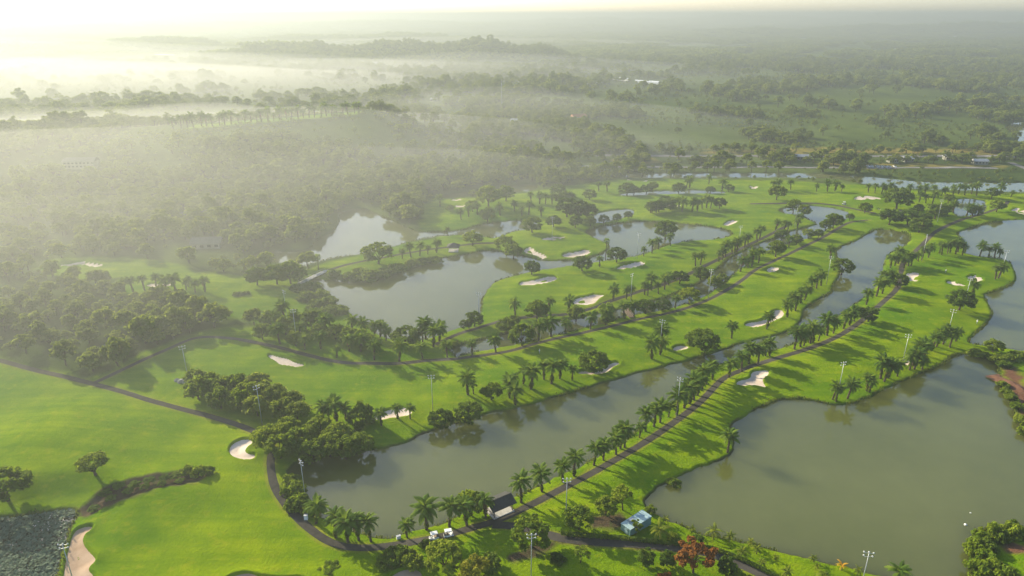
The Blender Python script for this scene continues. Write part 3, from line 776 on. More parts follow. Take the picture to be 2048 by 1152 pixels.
def palm_trunk(h, r, seed, lean=.25, boots=True):
    rng = np.random.default_rng(seed); m = MB(); n = 9
    dx, dy = rng.uniform(-lean, lean, 2); pts = []; rad = []
    for i in range(n):
        t = i / (n - 1); pts.append((dx * t * t, dy * t * t, -.4 + (h + .5) * t)); rad.append(r * (1.35 - .45 * t if t < .3 else 1.2 + .25 * (t > .85)) * (1 + .12 * (i % 2)))
    m.tube(pts, rad, 8)
    if boots:
        for k in range(30):                                    # old leaf bases standing off the stem
            a = k * 2.4; t = .25 + .75 * k / 30; z = -.4 + (h + .5) * t
            c = (dx * t * t + math.cos(a) * r * 1.25, dy * t * t + math.sin(a) * r * 1.25, z)
            m.tube([c, (c[0] + math.cos(a) * .16, c[1] + math.sin(a) * .16, z + .22)], [.085, .03], 4)
    return m.mesh('trunk', M['palm_bark'])
TRUNKS = {'oil': [palm_trunk(5.3, .24, 80 + s) for s in range(3)], 'coco': [palm_trunk(2.6, .13, 90 + s, .35, False) for s in range(2)],
          'gold': [palm_trunk(2.2, .13, 95, .2, False)], 'dark': [palm_trunk(5.0, .16, 96, .4, False)]}
TRUNK_H = {'oil': 5.45, 'coco': 2.7, 'gold': 2.3, 'dark': 5.0}
def fern_clump(seed, rx, rz):
    rng = np.random.default_rng(seed); n = 150
    q = rng.normal(size=(n, 3)); q /= np.linalg.norm(q, axis=1)[:, None]
    C = q * np.array((rx, rx, rz)) * rng.uniform(.55, 1.0, n)[:, None]
    V, F = leaf_quads(C, (q + rng.normal(size=q.shape) * .4) / 1.2, .42, rng, .25)
    return np_mesh('fern_clump', V, F, M['fern'], False)
FERNS = [fern_clump(5, .62, 1.05), fern_clump(6, .55, .8), fern_clump(8, .7, 1.2)]
def palm(x, y, label, group, kind='oil', scale=1.0, near=False, ferns=True, cat='palm tree', name='oil_palm'):
    z = max(gz(x, y), .15)
    t = link(name, None, None, (x, y, z), (R(random.uniform(-7, 7)), R(random.uniform(-7, 7)), random.uniform(0, 6.28)), scale)
    tag(t, label, cat, group)
    link('trunk', random.choice(TRUNKS[kind]), t)
    h = TRUNK_H[kind]; v = random.uniform(.96, 1.04)
    if near:
        rng = np.random.default_rng(random.randrange(10 ** 6))
        for q, ps in enumerate(frond_poses({'oil': 24, 'coco': 12, 'gold': 10, 'dark': 16}[kind], rng, -14, 78)):
            a, el, tw, s = ps; mt = pose_matrix(a, el, tw, 1)
            link('frond', FROND[kind][q % len(FROND[kind])], t, (0, 0, h), mt.to_euler(), s)
    else:
        link('crown', random.choice(CROWNS[kind]), t, (0, 0, h), (0, 0, random.uniform(0, 6.28)), v)
    if kind == 'oil' and random.random() < .55:                   # a few dead fronds hanging under the crown
        for q in range(random.randint(1, 4)):
            mt = pose_matrix(random.uniform(0, 360), random.uniform(-62, -38), random.uniform(-30, 30), 1); link('dead_frond', random.choice(FROND['dead']), t, (0, 0, h - .1), mt.to_euler(), random.uniform(.55, .8))
    if ferns and random.random() < .75:
        link('fern_clump', random.choice(FERNS), t, (0, 0, random.uniform(1.2, 2.4)), (0, 0, random.uniform(0, 6.28)), random.uniform(.7, 1.15))
    return t
ORD = 'first second third fourth fifth sixth seventh eighth ninth tenth eleventh twelfth thirteenth fourteenth fifteenth sixteenth seventeenth eighteenth nineteenth twentieth'.split()
ORD += ['twenty-' + w for w in ORD[:9]] + ['thirtieth'] + ['thirty-' + w for w in ORD[:9]] + ['fortieth'] + ['forty-' + w for w in ORD[:9]]

# ------------------------------------------------------------------ palms, row by row (pixel of each foot)
ROWS = [
 # (feet, phrase with {o} or a shared label, group, near)
 (Z(3,3,'50,755 160,695 270,645 330,612 437,555 487,528 555,498 578,467 600,460 680,408 712,375 757,350 790,328 835,298 878,288 918,250 945,228 970,208 990,185 1015,150 1035,125 1070,100 1155,92'),
  '{o} oil palm from the pavilion in the row along the long cart path', 'palms along the long cart path', True),
 (Z(3,3,'1225,60 1262,15') + Z(2,3,'1420,1095 1475,1100 1520,1050') + Z(2,4,'10,1050 158,1010 195,995 215,990 253,975 270,970 303,960 355,930 392,918 452,890 487,870 515,845 590,745 650,695 685,680 695,630 730,615'),
  '{o} oil palm above the three lobed bunker, going up the narrow channel', 'palms along the narrow channel', False),
 (Z(3,2,'320,865 425,940 490,965 548,955 612,960 805,940 905,885 1030,880 1125,880 1225,835'),
  '{o} oil palm from the left along the near end of the long pond', 'palms round the near pond end', True),
 (Z(3,2,'670,352 757,320 822,315'), '{o} from the left of three palms before the sand bunker', 'three palms at the bunker', True),
 (Z(3,2,'350,335 395,335 432,330 483,330'), '{o} from the left of four palms over the clipped round shrub', 'four palms beside the round shrub', True),
 (Z(3,2,'1130,190 1160,185 1345,175 1352,200') + Z(3,3,'15,150 60,135 100,155 170,105 210,125 255,100 320,105 25,240'),
  '{o} oil palm from the left along the far shore of the long pond', 'palms on the far shore of the long pond', True),
 (Z(2,2,'655,930 712,950 745,945 780,960 1000,970 1015,945 1065,1000 1100,970 1120,930'),
  '{o} oil palm from the left on the near bank of the island pond', 'palms on the near bank of the island pond', False),
 (Z(2,2,'145,990 295,1025 390,1020 485,1070 560,1035 630,1035 710,1085 860,1090 1000,1075 1148,1060 1297,1045 1440,1030') + Z(2,3,'150,950 228,930 318,915 470,890 560,865 575,850 675,825 730,815 980,765'),
  '{o} oil palm from the left between the middle cart path and the canal', 'palms between the middle cart path and the canal', False),
 (Z(2,3,'20,815 225,790 340,790 605,722 685,712 715,700 795,686 815,690 835,662 878,680 915,655 940,632 1100,520 1130,512'),
  '{o} oil palm from the left along the upper cart path', 'palms along the upper cart path', False),
 (Z(2,3,'1240,485 1262,475 1280,460 1320,440 1335,435 1350,430 1395,400 1415,385 1470,365 1485,350') + Z(2,4,'45,300 125,320 150,310 125,400 180,270 190,290'),
  '{o} oil palm from the near end of the dense grove at the canal', 'palm grove at the upper end of the canal', False),
 (Z(2,3,'1415,520 1440,515 1480,495 1370,545') , 'oil palm on the strip between the canal and the cart path bend', 'palms on the canal strip', False),
 (Z(2,3,'838,1070 888,1045 896,1005'), '{o} from the left of three palms beside the oval bunker', 'three palms on the middle fairway', False),
 (Z(2,3,'1318,945'), 'lone oil palm on the middle fairway left of the crescent bunker', None, False),
 (Z(2,3,'1528,890'), 'lone oil palm in front of the crescent bunker', None, False),
 (Z(2,4,'115,820 140,770 165,780 195,735 220,715 260,665 290,650 318,632'), '{o} oil palm from the crescent bunker along the channel bank', 'palms on the bank right of the middle fairway', False),
 (Z(2,4,'375,470'), 'oil palm beside the dark tree overhanging the channel', None, False),
 (Z(2,4,'735,525 760,512 780,500 815,530 840,518 857,518 900,490 920,482 960,470'), '{o} oil palm of the grove above the hourglass bunker', 'palm grove above the hourglass bunker', False),
 (Z(2,4,'1025,445 1040,455 1075,445 1090,440 1125,445 1165,450 1140,430'), '{o} from the left of the palms by the far right pond inlet', 'palms at the far right pond inlet', False),
 (Z(2,4,'1272,450 1322,455 1357,452 1385,455'), '{o} from the left of four palms leaning over the right pond', 'four palms on the right pond point', False),
 (Z(2,4,'1363,595 1380,588'), '{o} of two palms on the grassy point under the floodlight', 'two palms on the grassy point', False),
 (Z(2,4,'1225,687'), 'single oil palm just below the left one of the paired bunkers', None, False),
 (Z(2,4,'1125,965 1090,1000 1050,985 1010,1000 980,1020 940,1050 920,1070 890,1090 870,1112 850,1130') + Z(3,4,'820,50 780,45 755,50 690,82 640,92 620,110 600,95'),
  '{o} oil palm from the far end of the grove on the right pond bank', 'palm grove on the right pond bank', False),
 (Z(3,4,'345,205 362,215 425,200 527,160 540,166'), '{o} from the left of five palms at the right pond bend', 'five palms at the right pond bend', True),
 (Z(3,3,'1150,485'), 'lone oil palm on the grassy point into the right pond', None, True),
 (Z(2,3,'525,525'), 'oil palm on the shore facing the island green', None, False),
 (Z(2,3,'790,455 840,436 880,412 950,390'), '{o} from the left of four palms on the upper fairway shore', 'four palms on the upper fairway shore', False),
 (Z(2,1,'750,670 800,672 868,665 938,650 1005,690 1060,690 1120,675 1135,655 1175,690 1233,685'), '{o} from the left of the palms on the misty left green', 'palms on the misty left green', False),
 (Z(2,2,'877,475 930,465 983,455 1030,445 1082,435'), '{o} from the left of five palms on the peninsula', 'five palms on the peninsula', False),
 (Z(2,2,'1145,325 1105,165 1232,245 1277,225 1330,215 1465,215'), 'oil palm on the hazy lawn beyond the peninsula', 'palms on the hazy lawn', False),
 (Z(2,2,'120,900 180,860 230,900 330,880 375,880 420,930 450,900 520,950 575,920 265,960 60,910'), 'oil palm in the dim grove left of the island pond', 'palms of the dim grove', False),
 (Z(2,4,'25,60 65,60 135,60 290,70 355,72 400,72 440,75 600,80 640,80 680,85 700,85 730,85 760,85 850,85 900,90 940,95 990,88 1040,95 1110,90 1140,85 1180,90 1220,85 1250,92 1390,90 1455,105 905,135 945,140 985,145 1060,95'),
  '{o} oil palm from the left in the avenue by the road canal', 'palm avenue along the road canal', False),
 (Z(2,4,'1130,190 1165,185 1190,215 1225,215 1260,210'), 'oil palm growing round the little grove pond', 'palms round the grove pond', False),
 (Z(1,3,'1045,1130 1065,1125 1180,1108 1260,1140 520,1150 570,1150'), '{o} of the scattered palms on the farthest fairways', 'palms on the farthest fairways', False),
 (Z(2,3,'830,200 865,200 1000,175 1020,190 1080,190 1110,190 1140,175 1165,170 1190,172 960,172 115,140 165,150 200,150 240,150 340,150 360,150 60,215 100,210 175,220 15,190'),
  'oil palm in the tree groups north of the island', 'palms in the tree groups north of the island', False),
 (Z(1,1,'1070,790 1115,790 1150,792 1175,792 1210,792 1260,790 1300,788 1345,788 1390,786 1420,786 1450,784 1505,780') + Z(1,2,'10,775 45,772 80,770 108,768 130,766 175,762 212,760 260,757 300,755 340,752 380,748 412,745 445,741 480,735 505,728 530,722 545,718 560,715 580,710 600,706'),
  '{o} palm from the left in the avenue on the misty ridge', 'palm avenue on the ridge crest', False),
]
PALM_XY = []
for feet, lab, grp, near in ROWS:
    ridge = grp == 'palm avenue on the ridge crest'
    for k, (a, b) in enumerate(feet):
        if ridge:
            f = k / (len(feet) - 1); x = -300 + 148 * f; y = float(np.interp(x, RIDGE[:, 0], RIDGE[:, 1])) + random.uniform(-3, 4)
        else: x, y = P(a, b, 1.0)
        w = float(water_sdf(np.array([x]), np.array([y]))[0])
        if w < .6:                                              # keep feet on dry land: step back up the bank
            for _ in range(40):
                e = .5
                g = np.array([water_sdf(np.array([x + e]), np.array([y]))[0] - water_sdf(np.array([x - e]), np.array([y]))[0], water_sdf(np.array([x]), np.array([y + e]))[0] - water_sdf(np.array([x]), np.array([y - e]))[0]])
                g /= np.linalg.norm(g) + 1e-6; x += g[0] * .4; y += g[1] * .4
                if water_sdf(np.array([x]), np.array([y]))[0] > .8: break
        PALM_XY.append((x, y))
        palm(x, y, lab.format(o=ORD[k]), grp, 'oil', random.choice((.72, .85, .92, 1, 1, 1.05, 1.12, 1.22)) * random.uniform(.95, 1.05) * (1.4 if ridge else 1), near)
# a pair of fan palms
def fan_palm(px, py, h, label):
    x, y = P(px, py); t = link('fan_palm', None, None, (x, y, gz(x, y))); tag(t, label, 'palm tree')
    MB().tube([(0, 0, -.3), (.05, 0, h * .5), (.15, .05, h)], [.24, .17, .15], 8).build('trunk', M['palm_bark'], t)
    rng = np.random.default_rng(int(px))
    for k in range(20):
        m = MB(); a = k * 2.4; el = R(70 - 5.5 * k); st = 1.1
        d = Vector((math.cos(a) * math.cos(el), math.sin(a) * math.cos(el), math.sin(el)))
        c = d * st; m.tube([(0, 0, 0), tuple(c)], [.035, .02], 4)
        sd = d.cross(Vector((0, 0, 1))).normalized(); up = sd.cross(d)
        for j in range(11):
            w = R(-100 + 20 * j); tip = c + (d * math.cos(w) + sd * math.sin(w)) * 1.0 - up * .12
            q = (d * -math.sin(w) + sd * math.cos(w)) * .13; md = c + (tip - c) * .6
            m.poly([c, md - q, tip, md + q])
        link('fan_leaf', m.mesh('fan_leaf', M['frond']), t, (.15, .05, h))
fan_palm(637, 539, 6.5, 'thin fan palm standing at the end of the footbridge')
fan_palm(1211, 517, 11.0, 'tall fan palm on the near tip of the island green')

# small light coloured palms on the bank at the bottom
SMALLP = [(Z(3,3,'960,915')[0], 55, 'coco', 'small pale palm at the pond edge right of the blue shed'),
 (Z(3,3,'1075,945')[0], 100, 'coco', 'slender palm with drooping pale fronds over a dark thin trunk'),
 (Z(3,3,'1160,960')[0], 70, 'coco', 'slim little palm right of the slender drooping palm'),
 (Z(3,3,'1275,985')[0], 60, 'coco', 'fluffy young palm at the waterline near the bottom bank'),
 (Z(3,3,'1220,1052')[0], 80, 'coco', 'bushy young palm beside the hedge on the bottom bank'),
 (Z(3,3,'1305,1025')[0], 65, 'coco', 'young palm behind the bushy one on the bottom bank'),
 (Z(3,3,'1330,1095')[0], 60, 'coco', 'young palm below the others next to the hedge'),
 (Z(3,4,'38,1057')[0], 45, 'coco', 'little upright palm on the bottom bank, alone at the water'),
 (Z(3,4,'243,1067')[0], 52, 'coco', 'left one of two small yellowish palms on the bottom bank'),
 (Z(3,4,'266,1108')[0], 42, 'coco', 'right one of two small yellowish palms on the bottom bank'),
 (Z(3,4,'395,1111')[0], 66, 'gold', 'small golden yellow palm on the bottom bank'),
 (Z(3,4,'480,1137')[0], 62, 'coco', 'small green palm behind the bottom floodlight'),
 (Z(3,4,'690,1205')[0], 160, 'dark', 'big dark coconut palm cut by the bottom edge'),
 (Z(3,4,'100,1152')[0], 75, 'coco', 'young palm at the bottom edge left of the yellowish pair'),
 (Z(3,4,'290,1165')[0], 75, 'coco', 'young palm at the bottom edge below the yellowish pair'),
 (Z(3,3,'790,955')[0], 125, 'coco', 'low sprawling palm with long fronds beside the blue shed'),
 (Z(3,3,'815,862')[0], 55, 'coco', 'small palm at the water behind the blue shed')]
for (a, b), wpx, kind, lab in SMALLP:
    x, y = P(a, b); wm = wpx / 2.666 * mpp(a, b); base = {'coco': 5.6, 'gold': 5.6, 'dark': 7.4}[kind]
    palm(x, y, lab, 'small palms on the bottom bank', kind, wm / base, True, False, 'palm tree', 'young_palm')

# ------------------------------------------------------------------ broadleaf trees and shrubs
TREE_XY = []
def tree(kind, x, y, width, label, group=None, hs=1.0, name='tree', cat='tree'):
    z = max(gz(x, y), .1); s = width / 8.6
    t = link(name, None, None, (x, y, z), (0, 0, random.uniform(0, 6.28)), (s, s, s * hs)); tag(t, label, cat, group)
    tr, cr = random.choice(TREE[kind]); link('trunk', tr, t); link('crown', cr, t)
    TREE_XY.append((x, y)); return t
def trees(r, c, spec, label, kind, group=None, hs=1.0, name='tree', cat='tree'):
    k0 = TILES[r][1]; items = spec.split()
    for n, w in enumerate(items):
        a, b, wd = (float(q) for q in w.split(','))
        px, py = (c - 1) * 512 + a / k0, TILES[r][0] + b / k0
        x, y = P(px, py)
        tree(kind, x, y, wd / k0 * mpp(px, py), label.format(o=ORD[n]), group if len(items) > 1 else None, hs * random.uniform(.94, 1.06), name, cat)
T_ = trees
T_(3,1,'515,632,172','lone umbrella shaped tree on the bright left fairway','umbrella', hs=.78)
T_(3,1,'45,750,250','big dim tree at the left edge above the lily pond','round', hs=.85)
T_(3,2,'130,515,160 220,495,160 300,530,165 395,495,165 480,510,160 560,482,150 440,440,150','leafy tree in the clump hanging over the near pond end','round','clump over the near pond end')
T_(3,2,'60,480,150 75,445,130 180,405,130 255,455,140 345,400,130 150,450,140','bright topped tree on the left side of the pond end clump','light','bright trees of the pond end clump')  # lighter leaf colour stands in for the sunlit left of the clump
T_(3,2,'60,225,130 105,240,130 150,315,130 225,330,130 190,265,120 20,170,120 10,300,130','shadowy tree in the wood beside the bend of the long cart path','wood','wood beside the cart path bend')
T_(3,1,'1060,210,150 1130,190,150 1200,200,150 1270,190,150 1330,230,150 1180,260,140 1290,270,140 1050,140,120','tree in the dark wood below the bone shaped bunker','round','dark wood below the bone shaped bunker')
T_(3,2,'565,345,145','clipped dome shrub right of the four palms','shrub_dark', hs=1.5)
T_(3,2,'990,345,140 1135,320,160','{o} of two round dark trees at the waterline of the long pond','dark','round trees at the waterline', hs=.85)
T_(3,2,'1255,208,125','pale green round tree among the palms above the waterline','light', hs=.9)
T_(3,2,'1000,1125,215','bright leafy tree below the parked golf carts','light', hs=.9)
T_(3,2,'1170,1205,180','vivid yellow green tree at the bottom edge','yellow', hs=.9)
T_(3,2,'700,1090,130 780,1060,140 830,1085,130 740,1040,110','leafy shrub of the bed in front of the rounded bunker','shrub','shrub bed at the bottom',1.1,'shrub','shrub')
T_(3,2,'400,1165,130','thin yellowish bush on the bottom lawn','airy', hs=.7)
T_(3,2,'1140,815,165','pale leafy tree just left of the pavilion','light', hs=.95)
T_(3,2,'905,985,60','dark little shrub at the cart path before the parked carts','shrub_dark',None,1,'shrub','shrub')
T_(3,2,'200,700,130 225,775,130 185,650,110 290,800,110','shrub on the bank inside the cart path curve','shrub','shrubs inside the cart path curve',1.2,'shrub','shrub')
T_(3,2,'1240,1110,120','dark bush behind the vivid yellow green tree','shrub_dark',None,1.2,'shrub','shrub')
T_(3,3,'105,1000,235','big round bright green tree behind the tall floodlight','light', hs=.85)
T_(3,3,'355,905,165','leafy tree left of the blue shed','light', hs=.95)
T_(3,3,'590,795,140','tall airy yellowish tree above the blue shed','airy', hs=1.0)
T_(3,3,'500,830,130','dark green tree between the airy tree and the leafy tree','round')
T_(3,3,'660,935,72','thin tree standing against the wall of the blue shed','airy', hs=1.2)
T_(3,3,'365,1085,100','slight young tree on the shaded lawn','airy', hs=.9)
T_(3,3,'245,1075,90','dark bush on the shaded lawn','shrub_dark',None,1,'shrub','shrub')
T_(3,3,'710,1098,92','left one of the two dark clipped conifers below the hedge','cone')
T_(3,3,'825,1098,84','right one of the two dark clipped conifers below the hedge','cone')
T_(3,3,'1140,1142,98','dark clipped conifer right of the red tree','cone')
T_(3,3,'985,988,70','dark clipped conifer above the hedge','cone', hs=.9)
T_(3,3,'965,1135,220','red leaved tree at the bottom edge','red', hs=1.1)
T_(3,3,'830,1200,120','low red bush cut by the bottom edge','red', hs=.5)
T_(3,3,'1220,1190,130','bright shrub at the bottom edge right of the red tree','shrub_light',None,1,'shrub','shrub')
T_(3,3,'740,800,64 860,955,70','{o} shrub from the left on the bank behind the shed','shrub','shrubs behind the shed',1.2,'shrub','shrub')
T_(3,3,'865,645,80','brownish shrub leaning over the edge of the right pond','shrub',None,.9,'shrub','shrub')
T_(3,4,'1120,965,110 1190,935,120 1290,925,120 1110,1020,110 1145,1075,130 1200,1140,150 1120,1130,120 1260,1170,130 1340,940,100','bush of the wild thicket in the lower right corner','shrub_light','thicket in the lower right corner',1.35,'shrub','shrub')
T_(3,4,'1160,1000,110 1230,960,100 1320,900,90','dark bush in the lower right thicket','shrub_dark','dark bushes of the thicket',1.3,'shrub','shrub')
T_(3,4,'1255,130,66 1275,165,60 1300,200,64 1340,255,80 1352,320,80 1365,380,70','bush along the red earth bank of the right pond','shrub','bushes on the red earth bank',1.1,'shrub','shrub')
T_(2,4,'600,850,118','round dark tree standing in the long cart path line','dark', hs=.95)
T_(2,4,'775,640,112','dark tree left of the hourglass bunker','dark', hs=.9)
T_(2,4,'1145,782,165','broad tree on a short trunk right of the long fairway','dark', hs=.85)
T_(2,4,'442,556,130','dark tree overhanging the channel at the floodlight','dark', hs=.95)
T_(2,4,'580,196,78','small round tree on a clear trunk by the bend pond','dark', hs=1.05)
T_(2,4,'770,172,172','largest dark tree of the far fairways','dark', hs=.85)
T_(2,4,'725,268,132 835,272,120','{o} of two dense trees at the head of the channel','dark','trees at the channel head', hs=.85)
T_(2,4,'905,312,120 1000,235,125 1062,205,90 930,270,90','dense dark tree right of the channel head','dark','dark trees right of the channel head', hs=.9)
T_(2,4,'900,195,62','small dark tree on the lawn before the grove pond','dark')
T_(2,4,'150,198,100 50,120,110','{o} of two trees left of the bend pond','round','trees left of the bend pond')
T_(2,4,'490,238,52','little round tree at the right end of the bend pond','dark')
T_(2,4,'1240,215,80 1370,190,90 1340,110,80 1080,135,70','tree in the palm grove round the grove pond','round','trees round the grove pond')
T_(2,4,'45,458,112 80,355,90 170,385,75 240,345,72 300,345,65 390,285,110 345,295,80 210,215,90','tree between the canal and the cart path near the bend pond','round','trees along the upper canal')
T_(2,4,'1350,1028,108','light round tree alone on the spit between the two right ponds','round', hs=.9)
T_(2,4,'1250,1035,110 1310,1050,80 1390,1085,110 1450,1075,110 1500,1065,100 1420,1110,90','low bush on the spit between the two right ponds','shrub','bushes on the spit',.8,'shrub','shrub')
T_(2,3,'118,563,106','round tree at the left end of the upper green','dark', hs=.9)
T_(2,3,'420,545,122','round tree facing the island green','dark', hs=.9)
T_(2,3,'627,493,122','round tree between the fan palm and the tall floodlight','dark', hs=.9)
T_(2,3,'465,117,86','lone round tree on the hazy far lawn','dark', hs=.9)
T_(2,3,'1062,737,132','bright green tree beside the canal','light', hs=.9)
T_(2,3,'1140,1012,206','widest round tree on the middle fairway','dark', hs=.7)
T_(2,3,'1005,618,112 1130,592,115','{o} of two dark trees on the upper cart path','dark','dark trees on the upper cart path', hs=.85)
T_(2,3,'1215,640,100 1260,615,80','tree at the bend of the canal','round','trees at the canal bend')
T_(2,3,'150,838,145 385,832,112 565,802,105 570,860,90','{o} tree from the left between the upper cart path and the canal','round','trees beside the upper cart path')
T_(2,3,'800,795,125 905,772,105','{o} of two dark trees by the canal footbridge','dark','trees by the canal footbridge', hs=.8)
T_(2,3,'490,1145,182','round dark tree standing before the long bunker','dark', hs=.85)
T_(2,3,'60,985,160 10,872,80','{o} tree from the near end of the canal','round','trees at the near end of the canal')
T_(2,3,'920,345,140','dark tree on the little islet','dark', hs=1.0)
T_(2,3,'1245,172,78','round tree right of the far tree group','dark')
T_(2,3,'10,462,112','yellowish round tree at the neck of the island','round')
T_(2,3,'275,95,100 330,225,150 400,235,150 450,222,120 250,285,95 120,315,125 300,150,110','tree in the dark group north of the island','dark','dark group north of the island', hs=.9)
T_(2,3,'380,283,82 470,272,72 550,257,66 630,247,60 697,228,56','{o} from the left of five small round trees on the dam','dark','small trees on the dam')
T_(2,3,'690,82,112 730,87,82 805,77,82 845,55,70 1000,74,88 1190,74,62 1300,68,66','{o} tree from the left along the strip pond','dark','trees along the strip pond', hs=.85)
T_(2,3,'840,198,92 880,192,100 950,182,92 920,160,90','tree in the group left of the far fairway','dark','group left of the far fairway', hs=.9)
T_(2,2,'735,503,195','bright feathery tree on the peninsula','light', hs=.75)
T_(2,2,'1300,392,126','tall round tree right of the gazebo','light', hs=.9)
T_(2,2,'1500,425,142','golden green tree at the island pond corner','light', hs=.8)
T_(2,2,'460,575,105 560,585,120 680,585,150 760,565,120 840,540,120 620,560,100','low bush on the dark peninsula bank','shrub','bushes on the peninsula bank',.9,'shrub','shrub')
T_(2,2,'930,502,90 1070,482,100 1000,492,90','small bush on the peninsula bank below the palms','shrub','small bushes below the peninsula palms',.8,'shrub','shrub')
T_(2,2,'1310,872,112','dark tree at the near corner of the upper green','dark')
T_(2,2,'1246,888,56 1277,884,56','{o} of two slim trees at the near corner of the upper green','dark','slim trees at the corner', hs=1.3)
T_(2,2,'900,985,185','wide dark tree among the palms on the near bank','dark', hs=.7)
T_(2,2,'1200,982,52','small round shrub by the near bank palms','shrub',None,1.3,'shrub','shrub')
T_(2,2,'1500,905,118','dark tree left of the upper cart path','dark')
T_(2,2,'10,645,135','round tree on the misty lawn left of the footbridge','dark', hs=1)
T_(2,2,'130,640,150 210,625,165 260,600,110','dim tree beside the footbridge','round','trees beside the footbridge')
T_(2,2,'1165,192,52 1395,165,160 1390,245,105 1300,195,90 1500,130,110','tree on the hazy lawn right of the bright pond','round','trees on the hazy lawn')
T_(2,2,'330,660,120 380,700,120 440,740,110 500,790,110 300,720,110 250,670,100 360,760,110 430,800,110','bush on the dark slope down to the island pond','shrub','bushes on the slope to the island pond',.9,'shrub','shrub')
T_(2,2,'180,930,130 90,880,130 300,900,130 480,960,120 560,985,120 640,1000,120 700,1020,110 380,950,110 240,1000,110 40,960,120','tree in the dim grove between island pond and middle path','round','dim grove of trees')
T_(3,1,'1000,610,70 1060,618,80 1110,610,70','{o} shrub at the right end of the ditch','shrub','shrubs at the ditch end',1.2,'shrub','shrub')
T_(3,1,'560,715,70 640,690,60 720,690,70 800,665,60 880,650,60 940,635,60 500,790,60 590,745,60 690,720,55 780,700,55 870,680,50 960,660,50','low scrub growing in the dark ditch','shrub_dark','scrub in the ditch',.5,'shrub','shrub')
T_(2,1,'1420,705,50 1450,705,50 1480,703,50','{o} clipped shrub from the left on the misty tee','shrub','clipped shrubs on the misty tee',.9,'shrub','shrub')

# ------------------------------------------------------------------ woods and countryside
def accept(x, y, wmin=3.0):
    w = water_sdf(x, y); ok = w > wmin
    ok &= mown_mask(x, y) < .3
    for wd, l in ROADW.values(): ok &= line_d(x, y, l, 14) > wd + 4
    for wd, l in PATHW.values(): ok &= line_d(x, y, l, 6) > wd + 1.5
    for p, _ in BUNKW: ok &= sdf(x, y, p, 6) > 3
    for s in KEEP: ok &= (x - s[0]) ** 2 + (y - s[1]) ** 2 > s[2] ** 2
    return ok
KEEP = [(*PH(165, 332), 20), (*PH(415, 492), 9), (*PH(1157, 243), 16)]
CLEAR = [world_poly(PX(s), 1.2, 1) for s in (
  '1290,266 1390,270 1400,292 1300,292 1230,285', '1600,180 1850,170 1950,215 1800,222 1640,215', '1540,325 1700,338 2048,340 2048,352 1740,355', '0,400 70,380 120,360 60,350 0,370', '40,440 110,450 100,470 40,462', '515,524 600,535 614,558 560,558 510,548', '1985,288 2030,300 2200,305 2200,240 2030,242 2000,250')]
THICK = [world_poly(PX(s), 1.2, 1) for s in ('470,522 480,420 560,340 720,330 770,412 725,408 695,411 670,425 655,460 615,488 560,497 505,500', '745,418 765,335 900,325 1010,350 1000,366 900,378 850,392 838,440 812,448')]
def cells(y0, y1, cell, seed):
    rng = np.random.default_rng(seed)
    X = np.arange(-y1 * .95, y1 * .95, cell); Y = np.arange(y0 * .6, y1, cell)
    gx, gy = np.meshgrid(X, Y); x = gx.ravel() + rng.uniform(-.48, .48, gx.size) * cell; y = gy.ravel() + rng.uniform(-.48, .48, gx.size) * cell
    r = np.hypot(x, y); m = (r > y0) & (r < y1) & (np.abs(x) < y * .92 + 25)
    return x[m], y[m], rng
def forest_density(x, y):
    """how wooded the land is: thick on the left and on the hills, open scrub fields to the right"""
    n = fbm(x / 90, y / 90, 31, 4); n2 = fbm(x / 420, y / 420, 41, 3)
    left = 1 - sstep(-200, 30, x - 0.02 * y)
    near = 1 - sstep(620, 950, y)
    thick = np.clip(left * near, 0, 1)
    n3 = fbm(x / 38, y / 38, 51, 3)
    d = np.clip((n - .50) * 9 + (n2 - .5) * 4 + (n3 - .5) * 5, 0, 1) * .95 + .012
    d = np.maximum(d, thick * np.clip(.35 + (n - .36) * 5.0, 0.08, 1))
    d = np.maximum(d, .9 * np.clip(hills(x, y) / 14 - .3, 0, 1) * (y > 1000))
    d = np.where((x < -85) & (y < 330), np.maximum(d, np.clip(.75 + (n - .45) * 3, 0, 1)), d)
    for p in THICK: d = np.where(sdf(x, y, p, 20) < 0, .97, d)
    for p in CLEAR: d = np.where(sdf(x, y, p, 20) < 0, d * .06, d)
    return d
FIELD = {'x': [], 'y': [], 's': [], 'far': []}
near_trees = []
for (y0, y1, cell, smin, smax, far) in ((185, 950, 6.4, .5, 1.15, 0), (950, 2100, 12.5, .8, 1.7, 0), (2100, 5200, 46, 1, 1.6, 1), (5200, 12000, 120, 2.2, 3.6, 1)):
    x, y, rng = cells(y0, y1, cell, int(y0))
    keep = rng.random(len(x)) < forest_density(x, y)
    x, y = x[keep], y[keep]
    if y0 < 3000:
        k = accept(x, y, 1.6); x, y = x[k], y[k]
    s = rng.uniform(smin, smax, len(x)) * (.75 + .6 * vnoise(x / 60, y / 60, 77))
    yc = np.interp(x, RIDGE[:, 0], RIDGE[:, 1]); cr = (x > -345) & (x < -125)
    crest = cr & (y - yc > -9) & (y - yc < 34); brow = cr & (y - yc > -62) & (y - yc <= -9)
    s = np.where(brow, s * .34, s); x, y, s = x[~crest], y[~crest], s[~crest]
    FIELD['x'].append(x); FIELD['y'].append(y); FIELD['s'].append(s); FIELD['far'].append(np.full(len(x), far))
FX, FY, FS, FF = (np.concatenate(FIELD[k]) for k in ('x', 'y', 's', 'far'))
order = np.argsort(np.hypot(FX, FY)); FX, FY, FS, FF = FX[order], FY[order], FS[order], FF[order]
inview = (np.abs(FX) < FY * .72) & (FY > 0)
single = np.zeros(len(FX), bool); single[np.nonzero(inview)[0][:140]] = True
